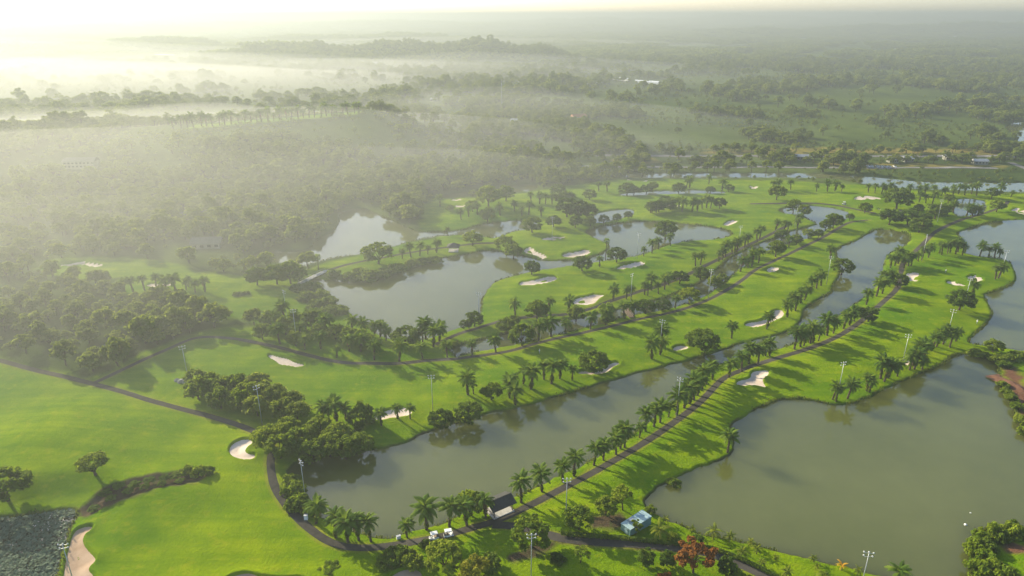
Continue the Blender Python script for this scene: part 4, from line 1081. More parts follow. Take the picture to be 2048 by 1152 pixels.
for x, y, s in zip(FX[single], FY[single], FS[single]):
    if x < -40:
        dep = 'lower edge' if y < 245 else 'middle' if y < 290 else 'upper part' if y < 335 else 'far side'
        sid = 'at the left border' if x < -.62 * y else 'left of the misty palms' if x < -.5 * y else 'below the misty palms' if x < -.36 * y else 'beside the dim palm grove'
        big = 'broad' if s > .95 else 'small' if s < .65 else 'middling'
        lab, grp = '%s tree, %s of the wild wood %s' % (big, dep, sid), 'trees of the wild wood on the left'
    else: lab, grp = 'hazy broadleaf tree on the rough ground beyond the course', 'trees on the rough ground beyond the course'
    z = gz(x, y); t = link('wild_tree', None, None, (x, y, z), (0, 0, random.uniform(0, 6.28)), (s, s, s * random.uniform(.85, 1.2))); tag(t, lab, 'tree', grp)
    tr, cr = random.choice(TREE['wood']); link('trunk', tr, t); link('crown', cr, t)

PROTO = bpy.data.collections.new('woodland_prototypes')
def joined(name, pair, mats):
    m1, m2 = pair; V = []; F = []; mi = []
    for k, me in enumerate((m1, m2)):
        b = len(V); V += [v.co[:] for v in me.vertices]; F += [[b + i for i in p.vertices] for p in me.polygons]; mi += [k] * len(me.polygons)
    me = mesh(name, V, F, mats); me.polygons.foreach_set('material_index', np.array(mi, np.int32)); return me
for k, pr in enumerate(TREE['wood'] + TREE['tall'][:2]):
    PROTO.objects.link(bpy.data.objects.new('a_wood_tree_%d' % k, joined('wood_tree', pr, [M['bark'], M['leaf_wood']])))
def copse_mesh(seed):
    """a stand of trees seen from kilometres away: many crowns of leaf sprays on short stems"""
    rng = np.random.default_rng(seed); Vs = []; Fs = []; n = 0
    for k in range(34):
        a = rng.uniform(0, 6.28); r = 27 * math.sqrt(rng.random()); cx, cy = r * math.cos(a), r * math.sin(a) * .8
        rx = rng.uniform(3.2, 5.6); V, F = clumpy_crown(rng, rx, rx * .85, rx * .95 + 1.2, 9, 16, 1.9, hollow=.3, lump=.4)
        V[:, 0] += cx; V[:, 1] += cy; Vs.append(V); Fs.append(F + n); n += len(V)
    return np_mesh('copse', np.vstack(Vs), np.vstack(Fs), M['leaf_wood'], False)
for k in range(4): PROTO.objects.link(bpy.data.objects.new('b_copse_%d' % k, copse_mesh(500 + k)))
N_WOOD = 6
def scatter_group():
    ng = bpy.data.node_groups.new('scatter_plants', 'GeometryNodeTree')
    ng.interface.new_socket('Geometry', in_out='INPUT', socket_type='NodeSocketGeometry')
    ng.interface.new_socket('Geometry', in_out='OUTPUT', socket_type='NodeSocketGeometry')
    n = ng.nodes; gi = n.new('NodeGroupInput'); go = n.new('NodeGroupOutput')
    ci = n.new('GeometryNodeCollectionInfo'); ci.inputs[0].default_value = PROTO; ci.inputs[1].default_value = True; ci.inputs[2].default_value = True
    ip = n.new('GeometryNodeInstanceOnPoints')
    def na(name, t):
        q = n.new('GeometryNodeInputNamedAttribute'); q.data_type = t; q.inputs[0].default_value = name; return q
    L = ng.links.new
    L(gi.outputs[0], ip.inputs['Points']); L(ci.outputs[0], ip.inputs['Instance']); ip.inputs['Pick Instance'].default_value = True
    L(na('idx', 'INT').outputs[0], ip.inputs['Instance Index'])
    cx = n.new('ShaderNodeCombineXYZ'); L(na('turn', 'FLOAT').outputs[0], cx.inputs[2])
    er = n.new('FunctionNodeEulerToRotation'); L(cx.outputs[0], er.inputs[0]); L(er.outputs[0], ip.inputs['Rotation'])
    cs = n.new('ShaderNodeCombineXYZ'); sa = na('size', 'FLOAT'); L(sa.outputs[0], cs.inputs[0]); L(sa.outputs[0], cs.inputs[1]); L(na('tall', 'FLOAT').outputs[0], cs.inputs[2])
    L(cs.outputs[0], ip.inputs['Scale']); L(ip.outputs[0], go.inputs[0])
    return ng
SCAT = scatter_group()
def scatter(name, x, y, s, idx, label, cat='woodland'):
    z = ground_z(x, y); me = bpy.data.meshes.new(name)
    me.vertices.add(len(x)); me.vertices.foreach_set('co', np.stack((x, y, z), 1).astype(np.float32).ravel())
    rng = np.random.default_rng(len(x))
    for nm, t, v in (('idx', 'INT', idx), ('turn', 'FLOAT', rng.uniform(0, 6.28, len(x))), ('size', 'FLOAT', s), ('tall', 'FLOAT', s * rng.uniform(.75, 1.15, len(x)))):
        a = me.attributes.new(nm, t, 'POINT'); a.data.foreach_set('value', np.asarray(v, np.int32 if t == 'INT' else np.float32))
    me.update(); o = link(name, me); md = o.modifiers.new('plants', 'NODES'); md.node_group = SCAT
    tag(o, label, cat, kind='stuff')
rest = ~single
rr = np.random.default_rng(3)
IDX = np.where(FF > 0, N_WOOD + rr.integers(0, 4, len(FX)), rr.integers(0, N_WOOD, len(FX)))
for nm, m, lab in (('woodland', (FX < -20) & (FY < 900), 'misty wood covering the slopes and hollows on the left'),
                   ('scrub', (FX >= -20) & (FY < 900), 'hazy scrub and tree lines beyond the course on the right'),
                   ('countryside_woods', (FY >= 900) & (FF == 0), 'scattered tree clumps fading into the mist beyond the course'),
                   ('far_woods', FF > 0, 'far woods on the hills dissolving in the haze')):
    q = m & rest
    scatter(nm, FX[q], FY[q], FS[q], IDX[q], lab)
# low bushes of the open land, in drifts
def bushes():
    xs, ys, ss = [], [], []
    for (y0, y1, cell, a, b) in ((300, 1000, 8.0, .16, .42), (1000, 2300, 17, .3, .75)):
        x, y, rng = cells(y0, y1, cell, int(y0) + 5); n = fbm(x / 55, y / 55, 81, 4)
        k = rng.random(len(x)) < np.clip((n - .42) * 4, .05, .85); x, y = x[k], y[k]; k = accept(x, y, 1.5); x, y = x[k], y[k]
        xs.append(x); ys.append(y); ss.append(rng.uniform(a, b, len(x)))
    x, y, s = map(np.concatenate, (xs, ys, ss)); scatter('bushland', x, y, s, rr.integers(0, N_WOOD, len(x)), 'low bushes dotted in drifts over the hazy open land', 'bushes')
bushes()
# tree line and knoll trees of the ridge
def ridge_trees():
    pts = []
    for (px, py, n, sx, sy) in ((590, 215, 26, 55, 8), (250, 240, 18, 60, 10), (100, 245, 18, 60, 10), (20, 250, 10, 40, 8), (160, 240, 12, 50, 8)):
        for k in range(n):
            a = px + random.uniform(-1, 1) * sx; d = ray(a, py); yy = float(np.interp(a, (0, 330, 660), (570, 680, 775))) + random.uniform(0, 26)
            pts.append((d[0] / d[1] * yy, yy, random.uniform(1.1, 1.7)))
    p = np.array(pts); scatter('ridge_wood', p[:, 0], p[:, 1], p[:, 2], rr.integers(0, N_WOOD, len(p)), 'tall trees silhouetted on the misty ridge')
ridge_trees()
# mixed planting between road and canal: rows of trees
def road_rows():
    pts = []
    for (pa, pb, n, j) in (((1150, 341), (1740, 345), 60, 3), ((1180, 325), (2040, 326), 60, 5), ((1000, 318), (1300, 322), 26, 6), ((1200, 304), (2040, 306), 46, 4), ((1240, 352), (1720, 350), 12, 1), ((1700, 356), (2048, 358), 0, 1)):
        for k in range(n):
            t = random.random(); x, y = P(pa[0] + (pb[0] - pa[0]) * t, pa[1] + (pb[1] - pa[1]) * t + random.uniform(-j, j) * .6)
            pts.append((x, y, random.uniform(.5, 1.15)))
    p = np.array(pts); w = water_sdf(p[:, 0], p[:, 1]); ok = w > 1.5
    for wd, l in ROADW.values(): ok &= line_d(p[:, 0], p[:, 1], l, 14) > wd + 3
    p = p[ok]; scatter('roadside_trees', p[:, 0], p[:, 1], p[:, 2], rr.integers(0, N_WOOD, len(p)), 'hazy belt of trees along the country roads', 'tree belt')
road_rows()

# water plants of the lily pond
def lilies():
    rng = np.random.default_rng(9); poly = PONDS['lily_pond']; lo, hi = poly.min(0), poly.max(0)
    n = 14000; x = rng.uniform(lo[0], hi[0], n); y = rng.uniform(lo[1], hi[1], n)
    k = (sdf(x, y, poly) < -.2) & (fbm(x / 3, y / 3, 15, 3) > .30); x, y = x[k], y[k]; n = len(x)
    C = np.stack((x, y, .05 + .5 * rng.random(n)), 1); nn = rng.normal(size=(n, 3)) * .3 + np.array((0, 0, 1.)); nn /= np.linalg.norm(nn, axis=1)[:, None]
    V, F = leaf_quads(C, nn, .62, rng); o = link('lily_leaves', np_mesh('lily_leaves', V, F, M['lily'], False)); tag(o, 'bluish green water plants crowding the lily pond', 'water plants', kind='stuff')
    n2 = 40; x = rng.uniform(*sorted((P(70, 1035)[0], P(150, 1035)[0])), n2 * 3); y = rng.uniform(P(100, 1062)[1], P(100, 1028)[1], n2 * 3)
    k = sdf(x, y, poly) < -.3; x, y = x[k][:n2], y[k][:n2]; C = np.stack((x, y, np.full(len(x), .75)), 1)
    nn = rng.normal(size=(len(x), 3)) * .5 + np.array((0, 0, 1.)); nn /= np.linalg.norm(nn, axis=1)[:, None]
    V, F = leaf_quads(C, nn, .3, rng); o = link('lily_flowers', np_mesh('lily_flowers', V, F, M['cream'], False)); tag(o, 'pale flowers over the far end of the lily pond', 'flowers', kind='stuff')
lilies()
# reeds and long grass in patches along the pond banks
def reeds():
    rng = np.random.default_rng(21); X, Y = [], []
    for nm, p in PONDS.items():
        q = np.roll(p, -1, 0); L = np.linalg.norm(q - p, axis=1)
        for a, b, l in zip(p, q, L):
            if a[1] > 430 or abs(a[0]) > a[1] * .9: continue
            n = int(l * 9); t = rng.random((n, 1)); c = a + (b - a) * t + rng.normal(0, .45, (n, 2)); X.append(c[:, 0]); Y.append(c[:, 1])
    x, y = np.concatenate(X), np.concatenate(Y); k = fbm(x / 9, y / 9, 91, 3) > .50; x, y = x[k], y[k]; w = water_sdf(x, y); k = (w > -.25) & (w < 1.6); x, y = x[k], y[k]; n = len(x)
    z = np.maximum(ground_z(x, y), -.05); h = rng.uniform(.35, 1.1, n); a = rng.uniform(0, 6.28, n); r = .16
    V = np.stack((np.stack((x - np.cos(a) * r, y - np.sin(a) * r, z), 1), np.stack((x + np.cos(a) * r, y + np.sin(a) * r, z), 1), np.stack((x + np.cos(a) * r * .5 + rng.normal(0, .12, n), y + np.sin(a) * r * .5, z + h), 1), np.stack((x - np.cos(a) * r * .5, y - np.sin(a) * r * .5 + rng.normal(0, .12, n), z + h * .9), 1)), 1).reshape(-1, 3)
    o = link('bank_grass', np_mesh('bank_grass', V, np.arange(n * 4).reshape(n, 4), M['reed'], False)); tag(o, 'uneven long grass and reeds along the pond banks', 'reeds', kind='stuff')
reeds()

# ------------------------------------------------------------------ built things
def root(name, px, py, label, cat, group=None, rz=0.0, z=None):
    x, y = P(px, py); t = link(name, None, None, (x, y, gz(x, y) if z is None else z), (0, 0, rz)); return tag(t, label, cat, group)
# floodlights
_pole = MB().tube([(0, 0, -.6), (0, 0, 7), (0, 0, 14)], [.13, .1, .06], 8).mesh('pole', M['metal_grey'], True)
_arm = MB().box((0, 0, 0), (1.9, .07, .07)).mesh('crossarm', M['metal_grey'])
_lmb = MB(); _lmb.dome((0, 0, 0), .17, .15, 9, 3); _lmb.tube([(0, 0, -.1), (0, 0, .02)], [.19, .17], 9); _lamp = _lmb.mesh('lamp', M['lamp'])
LIGHTS = [(1062,1172,'tall floodlight mast in front of the big round bright tree'),(1131,1052,'floodlight mast beside the long cart path near the pavilion'),
 (611,997,'floodlight mast on the bank inside the cart path curve'),(1353,832,'floodlight mast in the palm row along the long cart path'),
 (1674,797,'floodlight mast behind the five palms at the right pond bend'),(1802,738,'floodlight mast in the palm grove on the right pond bank'),
 (1891,685,'floodlight mast behind the far end of the right palm grove'),(1926,617,'floodlight mast beside the paired bunkers'),
 (2000,555,'floodlight mast on the grassy point of the right pond'),(1843,522,'floodlight mast among the palms above the hourglass bunker'),
 (1653,567,'floodlight mast left of the tree overhanging the channel'),(1319,707,'floodlight mast behind the three palms on the middle fairway'),
 (1274,518,'tall floodlight mast at the shore of the upper fairway'),(866,827,'floodlight mast on the middle fairway before the round waterline trees'),
 (525,852,'floodlight mast among the dark trees left of the long pond'),(378,766,'misty floodlight mast left of the bone shaped bunker'),
 (575,645,'hazy floodlight mast on the dim lawn below the footbridge'),(594,687,'hazy floodlight mast in the dim palm grove'),
 (958,647,'floodlight mast at the near corner of the upper green'),(1261,605,'floodlight mast beside the upper cart path'),
 (1417,596,'floodlight mast at the bend of the canal'),(1476,500,'floodlight mast in front of the dense canal palm grove'),
 (1104,483,'floodlight mast behind the island green'),(1589,454,'floodlight mast at the bend pond'),(1874,445,'hazy floodlight mast beside the grove pond'),
 (1714,1207,'floodlight mast at the bottom edge by the small palms'),(154,1186,'floodlight mast rising through the long wavy waste bunker')]
for px, py, lab in LIGHTS:
    t = root('floodlight', px, py, lab, 'floodlight', 'floodlight masts of the golf course', random.uniform(-.9, .9))
    link('pole', _pole, t); link('crossarm', _arm, t, (0, 0, 13.9)); link('crossarm', _arm, t, (0, 0, 13.0), (0, 0, .25), (.9, 1, 1))
    for q, (lx, lz) in enumerate(((-.95, 14.0), (0, 14.1), (.95, 14.0), (-.85, 13.1), (.85, 13.1))):
        link('lamp', _lamp, t, (lx, .12, lz), (R(35), 0, 0))

# pavilion on the pond bank
def pavilion():
    a = np.array(P(990, 1033)); b = np.array(P(1020, 1020)); dirv = b - a; rz = math.atan2(dirv[1], dirv[0])
    c = (np.array(P(992, 1031)) + np.array(P(1021, 1021)) + np.array(P(976, 1014)) + np.array(P(1006, 1008))) / 4
    t = link('pavilion', None, None, (c[0], c[1], max(gz(*c), .7)), (0, 0, rz)); tag(t, 'small open pavilion with dark roof beside the long cart path', 'pavilion')
    L, W = 6.2, 4.6
    MB().box((0, 0, .1), (L, W, .5)).build('floor_slab', M['concrete'], t); MB().box((0, -W / 2 - .45, .0), (L, .9, .28)).build('step', M['concrete'], t)
    for x in (-L / 2 + .4, L / 2 - .4):
        for y in (-W / 2 + .4, W / 2 - .4): MB().box((x, y, 1.5), (.2, .2, 2.5)).build('post', M['wood'], t)
    for y in (-W / 2 + .4, W / 2 - .4): MB().box((0, y, 2.78), (L, .18, .2)).build('beam', M['wood'], t)
    for s in (-1, 1):
        m = MB(); h0, h1, ov = 2.75, 4.0, .5
        p = [(-L / 2 - ov, s * (W / 2 + ov), h0), (L / 2 + ov, s * (W / 2 + ov), h0), (L / 2 + ov, 0, h1), (-L / 2 - ov, 0, h1)]
        q = [(x, y, z + .12) for x, y, z in p]; m.v = p + q; m.f = [(3, 2, 1, 0), (4, 5, 6, 7), (0, 1, 5, 4), (1, 2, 6, 5), (2, 3, 7, 6), (3, 0, 4, 7)]
        m.build('roof_slope', M['dark_roof'], t)
    MB().box((0, 0, 4.14), (L + 1.0, .25, .1)).build('ridge_cap', M['dark_roof'], t)
    for s in (-1, 1):
        for z in (.75, 1.15): MB().box((s * (L / 2 - .4), 0, z), (.08, W - 1.0, .08)).build('rail', M['wood'], t)
    m = MB().box((0, W / 2 - .9, .75), (3.6, .45, .08))
    for x in (-1.5, 1.5): m.box((x, W / 2 - .9, .53), (.1, .4, .36))
    m.build('bench', M['wood'], t)
pavilion()
# gazebo on the peninsula
def gazebo():
    t = root('gazebo', 907, 500, 'gazebo with dark hipped roof on the peninsula', 'gazebo'); L = 5.2
    MB().box((0, 0, .1), (L, L, .4)).build('floor_slab', M['concrete'], t)
    for x in (-1, 1):
        for y in (-1, 1): MB().box((x * 2.2, y * 2.2, 1.5), (.22, .22, 2.6)).build('post', M['white'], t)
    m = MB(); e = L / 2 + .8
    b = [(-e, -e, 2.7), (e, -e, 2.7), (e, e, 2.7), (-e, e, 2.7), (0, 0, 4.6)]; b += [(x * .98, y * .98, 2.55) for x, y, _ in b[:4]]
    m.v = b; m.f = [(0, 1, 4), (1, 2, 4), (2, 3, 4), (3, 0, 4), (5, 6, 1, 0), (6, 7, 2, 1), (7, 8, 3, 2), (8, 5, 0, 3), (8, 7, 6, 5)]; m.build('roof', M['dark_roof'], t)
gazebo()
# blue shed
def shed():
    A = np.array(P(1236, 1056, 3.4)); B = np.array(P(1261, 1060, 3.4)); Cc = np.array(P(1304, 1031, 3.4))
    ln = np.array(P(1304, 1031, 3.6)) - np.array(P(1261, 1059, 3.6)); wd = np.array(P(1236, 1051, 3.6)) - np.array(P(1261, 1059, 3.6))
    L = float(np.linalg.norm(ln)); rz = math.atan2(ln[1], ln[0]); W = float(np.linalg.norm(wd))
    c = np.array(P(1261, 1059, 3.6)) + ln / 2 + np.array((-math.sin(rz), math.cos(rz))) * W / 2
    z = gz(*c); t = link('shed', None, None, (c[0], c[1], z), (0, 0, rz)); tag(t, 'pale blue flat roofed metal shed beside the right pond', 'shed'); h = 2.2
    MB().box((0, 0, h / 2 - .2), (L - .16, W - .16, h + .4)).build('wall', M['shed_blue'], t)
    rf = MB().box((0, 0, h + .08), (L, W, .16)).build('roof', M['shed_roof'], t)
    for k in range(int(L / 1.0)): MB().box((-L / 2 + .5 + k, 0, h + .185), (.05, W - .06, .05)).build('roof_seam', M['shed_roof'], rf)
    MB().box((-L / 2 + 2.6, W / 2 - .9, h + .42), (1.2, 1.0, .5)).build('roof_vent', M['metal_grey'], rf)
    for k in range(int(L / .8)): MB().box((-L / 2 + .5 + k * .8, -W / 2 + .075, h / 2), (.06, .05, h - .1)).build('wall_rib', M['shed_blue'], t)
    d = MB().box((-L / 2 + .06, -.2, 1.0), (.08, 1.0, 2.0)).build('door', M['shed_roof'], t); MB().box((-L / 2 + .01, .18, 1.0), (.06, .06, .2)).build('handle', M['black'], d)
    w = MB().box((-L / 2 + .06, -W / 2 + .9, 1.7), (.08, .35, .35)).build('vent_hole', M['glass'], t)
shed()
# golf carts
def cart(px, py, rz, label):
    t = root('golf_cart', px, py, label, 'golf cart', 'golf carts parked near the pavilion', rz); t.location.z += .1
    m = MB(); m.v = [(-1.15, -.58, .28), (1.2, -.5, .28), (1.2, .5, .28), (-1.15, .58, .28), (-1.15, -.58, .75), (.35, -.58, .62), (1.15, -.45, .8), (1.15, .45, .8), (.35, .58, .62), (-1.15, .58, .75)]
    m.f = [(3, 2, 1, 0), (4, 5, 8, 9), (5, 6, 7, 8), (0, 1, 6, 5, 4), (3, 9, 8, 7, 2), (1, 2, 7, 6), (0, 4, 9, 3)]; m.build('body', M['white'], t)
    MB().box((-.25, 0, .86), (.55, 1.05, .2)).build('seat', M['seat'], t); MB().box((-.55, 0, 1.15), (.14, 1.05, .45)).build('backrest', M['seat'], t)
    MB().box((-.95, 0, .95), (.4, .9, .35)).build('bag_rack', M['black'], t)
    r = MB().box((-.05, 0, 1.86), (1.75, 1.2, .08)); r.box((-.05, 0, 1.915), (1.55, 1.0, .05)); r.build('roof', M['white'], t)
    for x, s in ((.7, 1), (.7, -1), (-.8, 1), (-.8, -1)): MB().tube([(x + (.15 if x > 0 else -.05), s * .52, .6), (x, s * .52, 1.84)], .025, 5).build('roof_post', M['black'], t)
    MB().poly([(.84, -.5, .8), (.84, .5, .8), (.72, .5, 1.8), (.72, -.5, 1.8)]).build('windscreen', M['glass'], t)
    for x in (-.8, .85):
        for s in (-1, 1):
            w = MB().tube([(x, s * .48, .23), (x, s * .64, .23)], .23, 10).build('wheel', M['black'], t); MB().tube([(x, s * .645, .23), (x, s * .655, .23)], .11, 8).build('hub', M['metal_grey'], w)
    MB().tube([(.45, .25, .8), (.32, .25, 1.1)], [.02, .16], 8).build('steering_wheel', M['black'], t)
    for s in (-1, 1): MB().tube([(1.14, s * .33, .62), (1.2, s * .33, .62)], .07, 7).build('headlight', M['glass'], t)
cart(868, 1076, R(200), 'left golf cart, half behind the bushes on the cart path')
cart(897, 1071, R(15), 'white roofed golf cart on the cart path left of the pavilion')
cart(1688, 409, R(160), 'tiny white golf cart on the path above the bend pond')

# foot bridges
def bridge(pa, pb, w, label, mat):
    a, b = np.array(P(*pa, 1.4)), np.array(P(*pb, 1.4)); d = b - a; L = float(np.linalg.norm(d)); c = (a + b) / 2
    t = link('footbridge', None, None, (c[0], c[1], 1.25), (0, 0, math.atan2(d[1], d[0]))); tag(t, label, 'bridge')
    n = 14
    for k in range(n):
        x = -L / 2 + L * (k + .5) / n; MB().box((x, 0, .3 * math.cos(x / L * 3.0)), (L / n - .05, w, .12)).build('plank', mat, t)
    for s in (-1, 1):
        m = MB().tube([(-L / 2 + L * q / 8, s * (w / 2 - .1), .9 + .3 * math.cos((q / 8 - .5) * 3)) for q in range(9)], .06, 5); m.build('handrail', mat, t)
        MB().tube([(-L / 2 + L * q / 8, s * (w / 2 - .3), -.22 + .3 * math.cos((q / 8 - .5) * 3)) for q in range(9)], .16, 5).build('girder', mat, t)
        for q in range(8): 
            x = -L / 2 + L * (q + .5) / 8; MB().box((x, s * (w / 2 - .1), .45 + .3 * math.cos(x / L * 3)), (.1, .1, .95)).build('rail_post', mat, t)
    for x in (-L / 4, L / 4): MB().box((x, 0, -1.0), (.3, w - .4, 1.9)).build('pier', M['concrete'], t)
bridge((598, 567), (655, 540), 2.8, 'pale footbridge between the misty lawn and the peninsula', M['concrete'])
bridge((1245, 613), (1263, 634), 2.2, 'small brown wooden footbridge over the canal', M['wood'])

# clipped hedge along the lower path
def hedge():
    l = world_poly(PX('1121,1070 1160,1075 1250,1082 1340,1088 1414,1095 1450,1106 1490,1124 1536,1146 1580,1172'), 1.2, 2, False)
    seg = np.linalg.norm(np.diff(l, axis=0), axis=1); s = np.concatenate(([0], np.cumsum(seg))); rng = np.random.default_rng(4)
    n = int(s[-1] * 70); t = rng.uniform(0, s[-1], n); x = np.interp(t, s, l[:, 0]); y = np.interp(t, s, l[:, 1])
    a = rng.uniform(0, math.pi, n); r = .6; oy = np.cos(a) * r; oz = .35 + np.sin(a) * .75
    z = ground_z(x, y); C = np.stack((x + rng.normal(0, .05, n), y + oy, z + oz), 1); nn = np.stack((np.zeros(n), np.cos(a), np.sin(a)), 1) + rng.normal(0, .35, (n, 3)); nn /= np.linalg.norm(nn, axis=1)[:, None]
    V, F = leaf_quads(C, nn, .30, rng)
    t_ = link('hedge', np_mesh('hedge', V, F, M['leaf_dark'], False)); tag(t_, 'long low clipped hedge along the lower path', 'hedge')
hedge()
# golfer
def golfer(px, py, label, shirt):
    x, y = P(px, py); me = bpy.data.meshes.new('person'); 
    J = [(0, 0, .95), (0, 0, 1.2), (0, 0, 1.42), (0, .0, 1.55), (0, .02, 1.7), (.1, 0, .9), (.13, .02, .5), (.14, 0, .08), (.14, .14, .05), (-.1, 0, .9), (-.13, .02, .5), (-.14, 0, .08), (-.14, .14, .05), (.2, 0, 1.4), (.24, .08, 1.12), (.08, .28, .95), (-.2, 0, 1.4), (-.24, .08, 1.12), (-.03, .28, .93)]
    E = [(0, 1), (1, 2), (2, 3), (3, 4), (0, 5), (5, 6), (6, 7), (7, 8), (0, 9), (9, 10), (10, 11), (11, 12), (2, 13), (13, 14), (14, 15), (2, 16), (16, 17), (17, 18)]
    rad = [.15, .15, .16, .06, .11, .1, .07, .05, .045, .1, .07, .05, .045, .07, .05, .04, .07, .05, .04]
    me.from_pydata(J, E, []); o = link('person', me, None, (x, y, gz(x, y)), (0, 0, 2.2)); md = o.modifiers.new('skin', 'SKIN')
    for k, v in enumerate(me.skin_vertices[0].data): v.radius = (rad[k], rad[k]); v.use_root = k == 0
    sb = o.modifiers.new('smooth', 'SUBSURF'); sb.levels = 1; sb.render_levels = 1
    m = bpy.data.materials.new('golfer_clothes'); m.use_nodes = True; nt = m.node_tree; b = nt.nodes['Principled BSDF']
    sep = N(nt, 'ShaderNodeSeparateXYZ'); nt.links.new(coords(nt), sep.inputs[0])
    g1 = N(nt, 'ShaderNodeMath', operation='GREATER_THAN'); nt.links.new(sep.outputs[2], g1.inputs[0]); g1.inputs[1].default_value = .98
    g2 = N(nt, 'ShaderNodeMath', operation='GREATER_THAN'); nt.links.new(sep.outputs[2], g2.inputs[0]); g2.inputs[1].default_value = 1.5
    nt.links.new(mix(nt, g2.outputs[0], mix(nt, g1.outputs[0], (.3, .3, .32), shirt), (.32, .2, .13)), b.inputs['Base Color']); me.materials.append(m)
    MB().dome((0, .03, 1.73), .13, .1, 9, 3).build('cap', M['white'], o)
    tag(o, label, 'person')
golfer(1079, 707, 'person in white standing on the middle fairway', (.75, .75, .75))
golfer(1954, 645, 'person in white on the edge of the right fairway', (.75, .75, .75))
golfer(1891, 545, 'person in pale clothes above the left one of the paired bunkers', (.7, .7, .65))
# small white things
def small_box(name, px, py, d, label, cat, mat='white', z=None):
    t = root(name, px, py, label, cat, None, random.uniform(0, 1), z); MB().box((0, 0, d[2] / 2), d, 0, .94).build('case', M[mat], t); MB().box((0, 0, d[2] + .04), (d[0] * 1.08, d[1] * 1.08, .08)).build('lid', M['metal_grey'], t)
small_box('utility_box', 612, 1035, (.9, .7, 1.3), 'pale utility box between cart path curve and pond', 'utility box')
small_box('utility_box', 797, 1073, (1.0, .6, .8), 'small white box on the bank of the long pond', 'utility box')
def buoy(px, py, r, label):
    x, y = P(px, py, 0); t = link('buoy', None, None, (x, y, -.05)); tag(t, label, 'buoy'); m = MB().dome((0, 0, .1), r, r * .9, 10, 4); m.dome((0, 0, .1), r, -r * .6, 10, 3); m.build('float', M['white'], t, True); MB().tube([(0, 0, r * .8), (0, 0, r * 1.5)], .05, 6).build('stem', M['black'], t)
buoy(1931, 1050, .38, 'larger white buoy floating in the right pond'); buoy(1941, 1026, .2, 'tiny pale buoy floating in the right pond')
# pale rocks by the dark wood
for k in range(7):
    x, y = P(352 + 6 * k + random.uniform(-2, 2), 763 + random.uniform(-4, 4)); m = MB(); r = random.uniform(.7, 1.3)
    m.dome((0, 0, 0), r, r * .9, 7, 3); m.v = [(a * random.uniform(.8, 1.2), b * random.uniform(.8, 1.2), c * random.uniform(.8, 1.2)) for a, b, c in m.v]
    tag(m.build('rock', M['rock'], loc=(x, y, gz(x, y) - .1)), 'pale boulder of the heap beside the dark wood', 'rock', 'heap of pale boulders')
# red earth heap on the spit
def heap():
    x, y = P(2030, 770); rng = np.random.default_rng(2); n = 22; g = np.linspace(-1, 1, n); gx, gy = np.meshgrid(g, g); r = np.hypot(gx, gy)
    z = 1.8 * np.clip(1 - r, 0, 1) ** .8 * (.6 + .8 * fbm(gx * 3 + 9, gy * 3, 5, 3)) - .4
    i = (np.arange(n - 1)[:, None] * n + np.arange(n - 1)[None, :]).ravel(); F = np.stack((i, i + 1, i + n + 1, i + n), 1)
    o = link('earth_heap', np_mesh('earth_heap', np.stack(((gx * 3).ravel(), (gy * 9).ravel(), z.ravel()), 1), F, M['red_clay']), None, (x, y, gz(x, y)), (0, 0, .25)); tag(o, 'long heap of red earth beside the right pond', 'earth heap')
heap()

# ------------------------------------------------------------------ far buildings
def house(px, py, w, d, h, label, roof='tile_roof', wall='cream', rz=0.0, gable=True, storeys=1, nwin=3, cat='house', name='house', group=None, hill=False):
    x, y = PH(px, py); t = link(name, None, None, (x, y, gz(x, y)), (0, 0, rz)); tag(t, label, cat, group)
    MB().box((0, 0, h / 2 - .5), (w, d, h + 1)).build('wall', M[wall], t)
    if gable:
        m = MB(); e = .6; rh = d * .28; m.v = [(-w / 2 - e, -d / 2 - e, h), (w / 2 + e, -d / 2 - e, h), (w / 2 + e, d / 2 + e, h), (-w / 2 - e, d / 2 + e, h), (-w / 2 - e, 0, h + rh), (w / 2 + e, 0, h + rh)]
        m.f = [(0, 1, 5, 4), (2, 3, 4, 5), (1, 2, 5), (3, 0, 4), (3, 2, 1, 0)]; m.build('roof', M[roof], t)
    else: MB().box((0, 0, h + .2), (w + .8, d + .8, .4)).build('roof', M[roof], t)
    for s in range(storeys):
        for k in range(nwin):
            wx = -w / 2 + w * (k + .5) / nwin; wz = h * (s + .55) / storeys
            f = MB().box((wx, -d / 2 - .02, wz), (w / nwin * .5, .12, h / storeys * .42)).build('window', M['glass'], t)
house(165, 336, 22, 9, 5, 'misty pale building with two rows of windows in the left wood', 'drab_roof', 'drab_wall', .1, True, 2, 8, 'building', 'building')
house(1157, 246, 16, 10, 8, 'orange roofed house in front of the far fields', 'tile_roof', 'cream', .3, True, 2, 4)
house(1033, 252, 12, 9, 6, 'pale house among trees left of the orange roofed house', 'grey_roof', 'cream', -.2, True, 1, 3)
house(416, 494, 15, 9, 3.2, 'long grey roofed shed in the misty left wood', 'drab_roof', 'drab_wall', .15, True, 1, 4, 'shed', 'shed')
house(390, 442, 14, 8, 4, 'grey roofed hut on the slope of the misty left wood', 'drab_roof', 'drab_wall', .3, True, 1, 3, 'shed', 'shed')
house(2030, 36, 130, 60, 45, 'big white block on the right horizon', 'white', 'white', 0, False, 4, 8, 'building', 'building')
for k, (px, py, w) in enumerate(PX('925,240,14 868,203,16 838,148,30 745,135,40 1605,82,40 1640,92,30 1790,101,24 1905,78,50 1932,84,46 1626,137,16 1640,136,16 1588,140,14 1455,128,20 1440,107,34 1250,100,46 1490,127,14 880,236,14')):
    house(px, py, w * .6, w * .4, w * .2, 'tiny pale house far off in the haze', 'pale_roof', 'cream', random.uniform(-.5, .5), True, 1, 3, 'house', 'house', 'tiny far houses')
